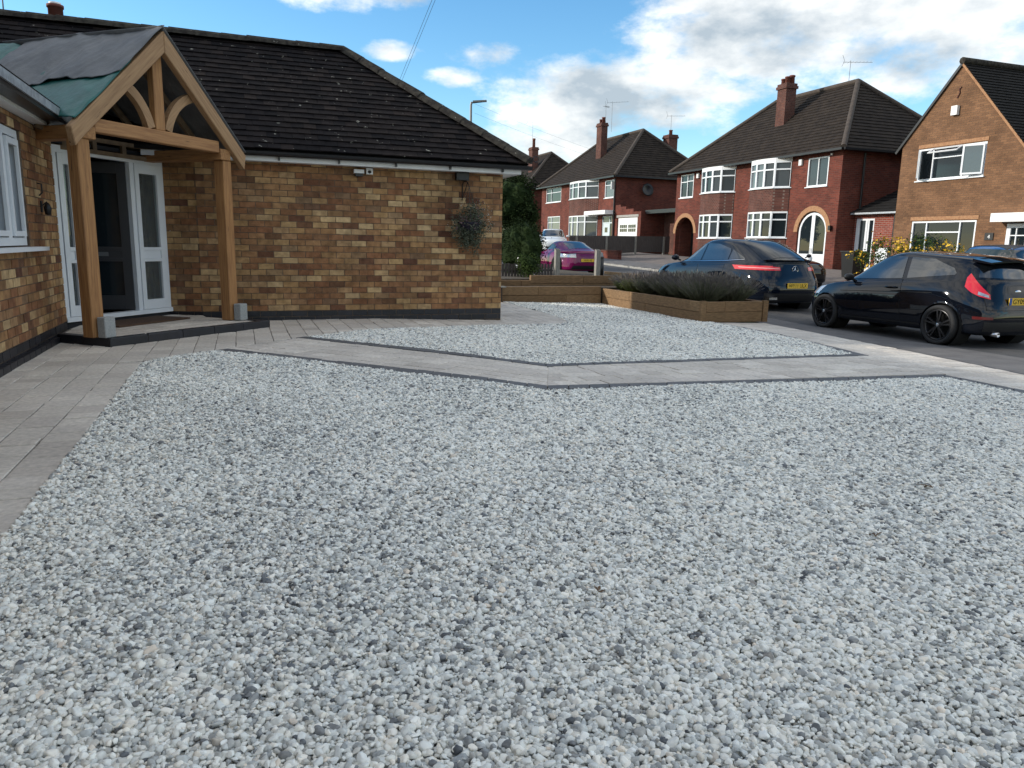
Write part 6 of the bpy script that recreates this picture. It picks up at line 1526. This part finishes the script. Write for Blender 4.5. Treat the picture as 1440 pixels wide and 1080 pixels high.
# ---- navy coupe-backed suv in front of it
pn_ = paint('navy car paint', (0.0035, 0.006, 0.012))
M_ = Car('suv', 'dark navy coupe backed suv with star badge behind the lavender', (12.15, 16.72, T(11.98, 16.4) - 0.17), R(90), [
    (-2.20, 2.15, 0.76, Zc((-3, 0.24), (3, 0.24)), 5.0),
    (-2.30, 2.28, 0.90, Zc((-3, 0.30), (3, 0.28)), 5.0),
    (-2.36, 2.34, 0.945, Zc((-3, 0.50), (3, 0.48)), 4.4),
    (-2.33, 2.35, 0.95, Zc((-3, 0.72), (3, 0.66)), 4.2),
    (-2.26, 2.30, 0.935, Zc((-3, 0.92), (0, 0.86), (3, 0.78)), 3.8),
    (-2.20, 2.16, 0.885, Zc((-3, 1.06), (-1.5, 1.06), (1.0, 1.0), (1.6, 0.95), (2.4, 0.84)), 3.4),
    (-2.16, 1.28, 0.84, Zc((-3, 1.13), (-1.8, 1.12), (0.5, 1.06), (1.3, 1.07)), 3.0),
    (-1.72, 0.80, 0.73, Zc((-3, 1.34), (-1, 1.34), (0.9, 1.30)), 2.9),
    (-1.20, 0.40, 0.63, Zc((-3, 1.50), (-0.5, 1.545), (0.5, 1.50)), 2.8),
    (-0.85, 0.15, 0.42, Zc((-3, 1.565), (-0.4, 1.59), (0.3, 1.57)), 2.6),
    (-0.6, -0.1, 0.0, Zc((-3, 1.59), (-0.4, 1.605), (0.3, 1.60)), 2.4)], pn_, [(1.45, 0.365, 0.415), (-1.42, 0.365, 0.415)], 'cars parked along the road', k=1.10)
M_.panel('door', [(-0.02, 0.36), (0.98, 0.34)], [(0.02, 1.06), (0.95, 1.02)], pn_); M_.panel('door', [(-0.95, 0.38), (-0.06, 0.36)], [(-1.0, 1.08), (-0.03, 1.065)], pn_)
M_.patch('side_window', [(0.02, 1.085), (0.98, 1.06)], [(0.02, 1.475), (0.30, 1.46), (0.70, 1.27), (0.95, 1.09)], m_cglass, off=0.006, n=26)
M_.patch('side_window', [(-0.05, 1.09), (-1.02, 1.12)], [(-0.05, 1.48), (-0.5, 1.47), (-0.95, 1.37), (-1.0, 1.30)], m_cglass, off=0.006, n=26); M_.patch('side_window', [(-1.06, 1.125), (-1.50, 1.165)], [(-1.04, 1.35), (-1.28, 1.26), (-1.48, 1.18)], m_cglass, off=0.006, n=20)
M_.line([(-1.52, 1.145), (-1.0, 1.105), (0, 1.07), (1.0, 1.045)], 0.012, m_chrome, off=0.007)
M_.patch('rear_window', [(-2.0, -0.58), (-2.03, 0), (-2.0, 0.58)], [(-1.08, -0.50), (-1.02, 0), (-1.08, 0.50)], glass('rear screen', (0.015, 0.017, 0.02), 0.02), 'top', mirror=False, off=0.006)
M_.patch('windscreen', [(-0.7, 1.10), (0.7, 1.10)], [(-0.55, 1.49), (0.55, 1.49)], m_cglass, 'front', mirror=False)
for sg in (1, -1):
    M_.patch('tail_lamp', [(sg * 0.88, 0.93), (sg * 0.36, 0.925)], [(sg * 0.86, 1.02), (sg * 0.36, 1.00)], m_lampr, 'rear', off=0.010, mirror=False)
    M_.patch('lamp_strip', [(sg * 0.85, 0.965), (sg * 0.38, 0.955)], [(sg * 0.85, 0.985), (sg * 0.38, 0.97)], mat('bright lamp strip', (0.75, 0.30, 0.30), 0.15, coat=1.0), 'rear', off=0.014, mirror=False, k=2)
    M_.patch('headlamp', [(sg * 0.80, 0.74), (sg * 0.5, 0.72)], [(sg * 0.78, 0.86), (sg * 0.55, 0.82)], m_lampc, 'front', mirror=False)
    ex_ = MB().box((-2.40, sg * 0.62 - 0.10, 0.33), (-2.27, sg * 0.62 + 0.10, 0.38)); M_.put('exhaust', ex_.v, ex_.f, m_chrome, False)
M_.patch('tail_lamp', [(-1.82, 0.935), (-2.16, 0.925)], [(-1.76, 1.02), (-2.14, 1.02)], m_lampr, off=0.009, n=16)
M_.panel('tailgate', [(-0.62, 0.62), (0.62, 0.62)], [(-0.66, 1.05), (0.66, 1.05)], pn_, 'rear', mirror=False); M_.patch('bumper_insert', [(-0.7, 0.30), (0.7, 0.30)], [(-0.7, 0.46), (0.7, 0.46)], m_black, 'rear', mirror=False)
lip = MB()
for i in range(10):
    y0, y1 = -0.58 + 1.16 * i / 10, -0.58 + 1.16 * (i + 1) / 10; c = lambda y: -2.17 + 0.16 * (y / 0.58) ** 2
    lip.add([(c(y0) + 0.16, y0, 1.125), (c(y1) + 0.16, y1, 1.125), (c(y1) - 0.05, y1, 1.15), (c(y0) - 0.05, y0, 1.15), (c(y0) + 0.0, y0, 1.09), (c(y1) + 0.0, y1, 1.09)], [(0, 3, 2, 1), (3, 4, 5, 2)])
M_.put('boot_lip', lip.v, lip.f, pn_, False)
M_.wheels(1.45, -1.42, 0.83, 0.365, 0.25, m_rim, 5, True); M_.mirror(0.92, 0.86, 1.13, pn_)
xp = M_.plate(0.0, 0.62, 'WY11 ULX', tw=0.46)
hp, _ = M_.hit((-6, 0, 0.95), (1, 0, 0)); st_ = MB(); c0 = Vector((hp.x - 0.012, 0, 0.95))
st_.tube([c0 + Vector((0, 0.075 * math.cos(a), 0.075 * math.sin(a))) for a in fr(0, 2 * math.pi, 24)], 0.006, 6, False)
for a in (90, 210, 330):
    d = Vector((0, math.cos(R(a)), math.sin(R(a)))); sd_ = Vector((0, -d.z, d.y)); st_.add([c0 + sd_ * 0.013, c0 - sd_ * 0.013, c0 + d * 0.074, c0 + Vector((-0.008, 0, 0))], [(0, 3, 2), (3, 1, 2), (0, 1, 3)])
M_.put('star_badge', st_.v, st_.f, m_chrome, False)

# ---- purple coupe up the road
pp = paint('purple car paint', (0.15, 0.005, 0.062))
A_ = Car('coupe', 'low purple sports coupe parked up the road beyond the sleepers', (12.25, 27.85, T(12.2, 27.8) - 0.06), R(90), [
    (-2.05, 2.05, 0.76, Zc((-3, 0.16), (3, 0.14)), 5.0), (-2.16, 2.18, 0.90, Zc((-3, 0.22), (3, 0.20)), 4.8), (-2.22, 2.24, 0.955, Zc((-3, 0.42), (3, 0.38)), 3.8),
    (-2.22, 2.22, 0.955, Zc((-3, 0.60), (0, 0.52), (3, 0.52)), 3.4), (-2.18, 2.12, 0.93, Zc((-3, 0.80), (-1.4, 0.80), (0, 0.70), (1.4, 0.74), (3, 0.58)), 3.2),
    (-2.10, 1.95, 0.86, Zc((-3, 0.90), (-1.4, 0.90), (0, 0.80), (1.4, 0.80), (3, 0.62)), 3.0), (-1.98, 0.95, 0.79, Zc((-3, 0.94), (-1.4, 0.93), (0, 0.86), (1.0, 0.87)), 2.8),
    (-1.45, 0.45, 0.66, Zc((-3, 1.10), (0, 1.07), (1, 1.02)), 2.6), (-1.0, 0.12, 0.55, Zc((-3, 1.20), (-0.3, 1.225), (0.2, 1.19)), 2.5), (-0.75, -0.05, 0.35, Zc((-3, 1.25), (-0.3, 1.265), (0.2, 1.25)), 2.4), (-0.5, -0.2, 0.0, Zc((-3, 1.27), (0.2, 1.275)), 2.4)],
    pp, [(1.36, 0.345, 0.385), (-1.34, 0.345, 0.385)], 'cars parked along the road')
A_.patch('side_window', [(-0.85, 0.955), (0.72, 0.89)], [(-0.80, 1.04), (-0.5, 1.155), (-0.1, 1.165), (0.3, 1.05), (0.66, 0.91)], m_cglassl, off=0.006, n=26)
A_.patch('rear_window', [(-1.72, -0.52), (-1.76, 0), (-1.72, 0.52)], [(-0.92, -0.44), (-0.86, 0), (-0.92, 0.44)], m_cglass, 'top', mirror=False, off=0.006); A_.patch('windscreen', [(-0.62, 0.91), (0.62, 0.91)], [(-0.47, 1.17), (0.47, 1.17)], m_cglass, 'front', mirror=False)
for sg in (1, -1): A_.patch('tail_lamp', [(sg * 0.84, 0.655), (sg * 0.52, 0.665)], [(sg * 0.82, 0.80), (sg * 0.60, 0.76)], m_lampc, 'rear', off=0.010, mirror=False)
A_.patch('tail_lamp', [(-1.98, 0.66), (-2.16, 0.655)], [(-1.96, 0.78), (-2.12, 0.80)], m_lampc, off=0.009, n=12)
A_.panel('door', [(-0.72, 0.26), (0.70, 0.24)], [(-0.78, 0.90), (0.66, 0.85)], pp); A_.patch('bumper_insert', [(-0.62, 0.22), (0.62, 0.22)], [(-0.55, 0.36), (0.55, 0.36)], m_black, 'rear', mirror=False)
A_.line([(-0.80, 0.80), (0, 0.815), (0.80, 0.80)], 0.012, m_gap, 'rear', name='boot_gap')
A_.wheels(1.36, -1.34, 0.83, 0.345, 0.25, m_rim, 5); A_.mirror(0.52, 0.80, 0.95, m_black); A_.plate(0.0, 0.56, 'WM 43')
# ---- white suv on the far drive, nose towards the camera
pw = paint('white car paint', (0.70, 0.72, 0.73))
def suv_levels(): return [
    (-2.2, 2.2, 0.78, Zc((-3, 0.22), (3, 0.22)), 5.0), (-2.30, 2.30, 0.91, Zc((-3, 0.28), (3, 0.26)), 4.8), (-2.36, 2.36, 0.955, Zc((-3, 0.50), (3, 0.46)), 4.0), (-2.33, 2.35, 0.955, Zc((-3, 0.75), (3, 0.66)), 3.8),
    (-2.26, 2.26, 0.93, Zc((-3, 0.95), (0, 0.90), (3, 0.78)), 3.4), (-2.2, 2.10, 0.86, Zc((-3, 1.10), (0, 1.02), (1.2, 0.98), (3, 0.82)), 3.2), (-2.15, 1.35, 0.82, Zc((-3, 1.15), (0, 1.07), (1.35, 1.06)), 3.0),
    (-1.9, 0.80, 0.72, Zc((-3, 1.38), (1, 1.33)), 2.9), (-1.5, 0.36, 0.62, Zc((-3, 1.55), (-0.3, 1.575), (0.5, 1.53)), 2.8), (-1.2, 0.1, 0.4, Zc((-3, 1.60), (0.2, 1.61)), 2.6), (-0.8, -0.2, 0.0, Zc((-3, 1.62), (0.2, 1.625)), 2.4)]
W_ = Car('suv', 'white suv facing out of the farther drive behind the purple coupe', (20.0, 47.4, T(19.1, 47) - 0.05), R(-111), suv_levels(), pw, [(1.44, 0.36, 0.41), (-1.44, 0.36, 0.41)])
W_.patch('windscreen', [(-0.72, 1.09), (0, 1.10), (0.72, 1.09)], [(-0.56, 1.52), (0, 1.54), (0.56, 1.52)], m_cglass, 'front', mirror=False, off=0.006)
W_.patch('side_window', [(-1.6, 1.17), (0.98, 1.09)], [(-1.45, 1.42), (-0.5, 1.52), (0.2, 1.49), (0.9, 1.12)], m_cglass, off=0.006)
for sg in (1, -1): W_.patch('headlamp', [(sg * 0.84, 0.70), (sg * 0.52, 0.73)], [(sg * 0.80, 0.83), (sg * 0.62, 0.79)], m_cglass, 'front', mirror=False, off=0.006)
W_.patch('grille', [(-0.5, 0.34), (0.5, 0.34)], [(-0.55, 0.44), (0.55, 0.44)], m_black, 'front', mirror=False); W_.wheels(1.44, -1.44, 0.83, 0.36, 0.24, m_rim, 5); W_.mirror(0.95, 0.86, 1.14, pw)
# ---- black car on the drive behind the navy one
B_ = Car('hatchback', 'black car parked across the road half hidden by the navy suv', (16.75, 20.9, T(16.7, 20.9) + 0.0), R(-90), suv_levels(), paint('black gloss', (0.005, 0.005, 0.006)), [(1.44, 0.35, 0.40), (-1.44, 0.35, 0.40)], k=0.90)
B_.patch('side_window', [(-1.0, 1.12), (0.98, 1.09)], [(-1.0, 1.48), (-0.5, 1.52), (0.2, 1.49), (0.9, 1.12)], m_cglass, off=0.006); B_.patch('side_window', [(-1.08, 1.14), (-1.7, 1.17)], [(-1.08, 1.46), (-1.4, 1.42), (-1.66, 1.20)], glass('painted daylight glass', (0.26, 0.33, 0.32), 0.03), off=0.006)  # rear pane opaque and pale: daylight through the car put into its colour
B_.patch('windscreen', [(-0.7, 1.10), (0.7, 1.10)], [(-0.55, 1.51), (0.55, 1.51)], m_cglass, 'front', mirror=False); B_.wheels(1.44, -1.44, 0.83, 0.35, 0.23, m_rim, 5); B_.mirror(0.95, 0.86, 1.14, m_black)
# ---- blue hatchback with black roof at the right edge
pu = paint('blue car paint', (0.008, 0.075, 0.22))
U_ = Car('hatchback', 'blue hatchback with black roof before the gabled house', (18.2, 13.95, T(18.2, 13.9) + 0.05), R(180), [
    (-1.80, 1.75, 0.70, Zc((-2, 0.20), (2, 0.20)), 4.6), (-1.86, 1.86, 0.82, Zc((-2, 0.26), (2, 0.24)), 4.4), (-1.90, 1.91, 0.86, Zc((-2, 0.45), (2, 0.42)), 4.0), (-1.88, 1.90, 0.86, Zc((-2, 0.66), (2, 0.62)), 3.8),
    (-1.84, 1.84, 0.84, Zc((-2, 0.84), (2, 0.74)), 3.6), (-1.80, 1.72, 0.79, Zc((-2, 0.94), (0.8, 0.91), (2, 0.80)), 3.4), (-1.77, 0.98, 0.76, Zc((-2, 0.98), (1.0, 0.965)), 3.4), (-1.72, 0.66, 0.69, Zc((-2, 1.16), (1, 1.15)), 3.4),
    (-1.62, 0.42, 0.635, Zc((-2, 1.34), (0.5, 1.34)), 3.2), (-1.4, 0.2, 0.42, Zc((-2, 1.40), (0.2, 1.405)), 2.8), (-1.0, -0.2, 0.0, Zc((-2, 1.415), (0.2, 1.42)), 2.4)], pu, [(1.26, 0.31, 0.35), (-1.25, 0.31, 0.35)], k=1.10)
U_.patch('windscreen', [(-0.66, 0.995), (0, 1.0), (0.66, 0.995)], [(-0.57, 1.30), (0, 1.315), (0.57, 1.30)], m_cglassl, 'front', mirror=False, off=0.006)
U_.patch('roof_panel', [(-1.55, -0.55), (0.34, -0.55)], [(-1.55, 0.55), (0.34, 0.55)], m_black, 'top', mirror=False, off=0.006, n=24, k=16); U_.patch('side_window', [(-1.55, 1.0), (0.78, 0.99)], [(-1.48, 1.30), (0.40, 1.30), (0.74, 1.01)], m_cglass, off=0.006)
for sg in (1, -1): U_.patch('headlamp', [(sg * 0.78, 0.62), (sg * 0.52, 0.60)], [(sg * 0.76, 0.76), (sg * 0.54, 0.76)], m_lampc, 'front', mirror=False)
U_.wheels(1.26, -1.25, 0.765, 0.31, 0.2, m_rims, 5); U_.mirror(0.78, 0.78, 1.0, m_black)
ua = MB().tube([(-1.35, 0, 1.40), (-1.5, 0, 1.75)], 0.006, 4); U_.put('aerial', ua.v, ua.f, m_black)
# ------------------------------------------------------------------ overhead wires and litter on the gravel
wire((4.3, 29, 3.4), (1.8, -5, 6.8), 0.0, 'overhead telephone wire crossing the sky above the bungalow roof', 0.0035)
wire((4.36, 29, 3.4), (1.86, -5, 6.84), 0.0, 'second overhead telephone wire beside the first above the roof', 0.0035)
wire((10.3, 34, 7.0), (40, 62, 7.4), 0.5, 'lower overhead wire running along the street before the far roofs', 0.0035)
wire((10.3, 34, 7.4), (40, 62, 7.9), 0.5, 'upper overhead wire running along the street before the far roofs', 0.0035)
m_dead = mat('dead leaf', (0.10, 0.06, 0.035), 0.8, (0.17, 0.11, 0.06), 60)

def litter(x, y, kind, lab, sz, seed):
    g = random.Random(seed); mb = MB(); z = T(x, y) + 0.014
    if kind == 'leaf':
        for k in range(4):
            a = g.random() * 6.28; d = Vector((math.cos(a), math.sin(a), 0.35)); s_ = Vector((-d.y, d.x, 0)); p = Vector((x, y, z))
            mb.add([p, p + d * sz * 0.5 + s_ * sz * 0.2 + Z3 * 0.004, p + d * sz, p + d * sz * 0.5 - s_ * sz * 0.2], [(0, 1, 2), (0, 2, 3)])
    else:
        p = Vector((x, y, z + 0.006))
        for k in range(3):
            a = 0.4 + 0.5 * k + g.random(); q = p + Vector((math.cos(a), math.sin(a) * 0.6, 0)) * sz * g.uniform(0.5, 1); mb.tube([p, p.lerp(q, 0.5) + Z3 * 0.006, q], [0.003, 0.0025, 0.0015], 5)
            leaves(mb, q, (0.03, 0.03, 0.004), 2, 0.016, g)
    tag(mb.build('fallen_leaf' if kind == 'leaf' else 'dry_twig', m_dead), lab, kind)
litter(1.12, 2.16, 'leaf', 'crumpled brown leaf lying in the middle of the near gravel', 0.03, 1)
litter(3.38, 2.77, 'twig', 'dry twig on the gravel near the right edge', 0.12, 2)
litter(2.49, 2.28, 'twig', 'smaller dry twig on the gravel below the other one', 0.07, 3)
litter(-0.2, 4.85, 'leaf', 'small brown leaf on the gravel near the left walkway', 0.025, 4)
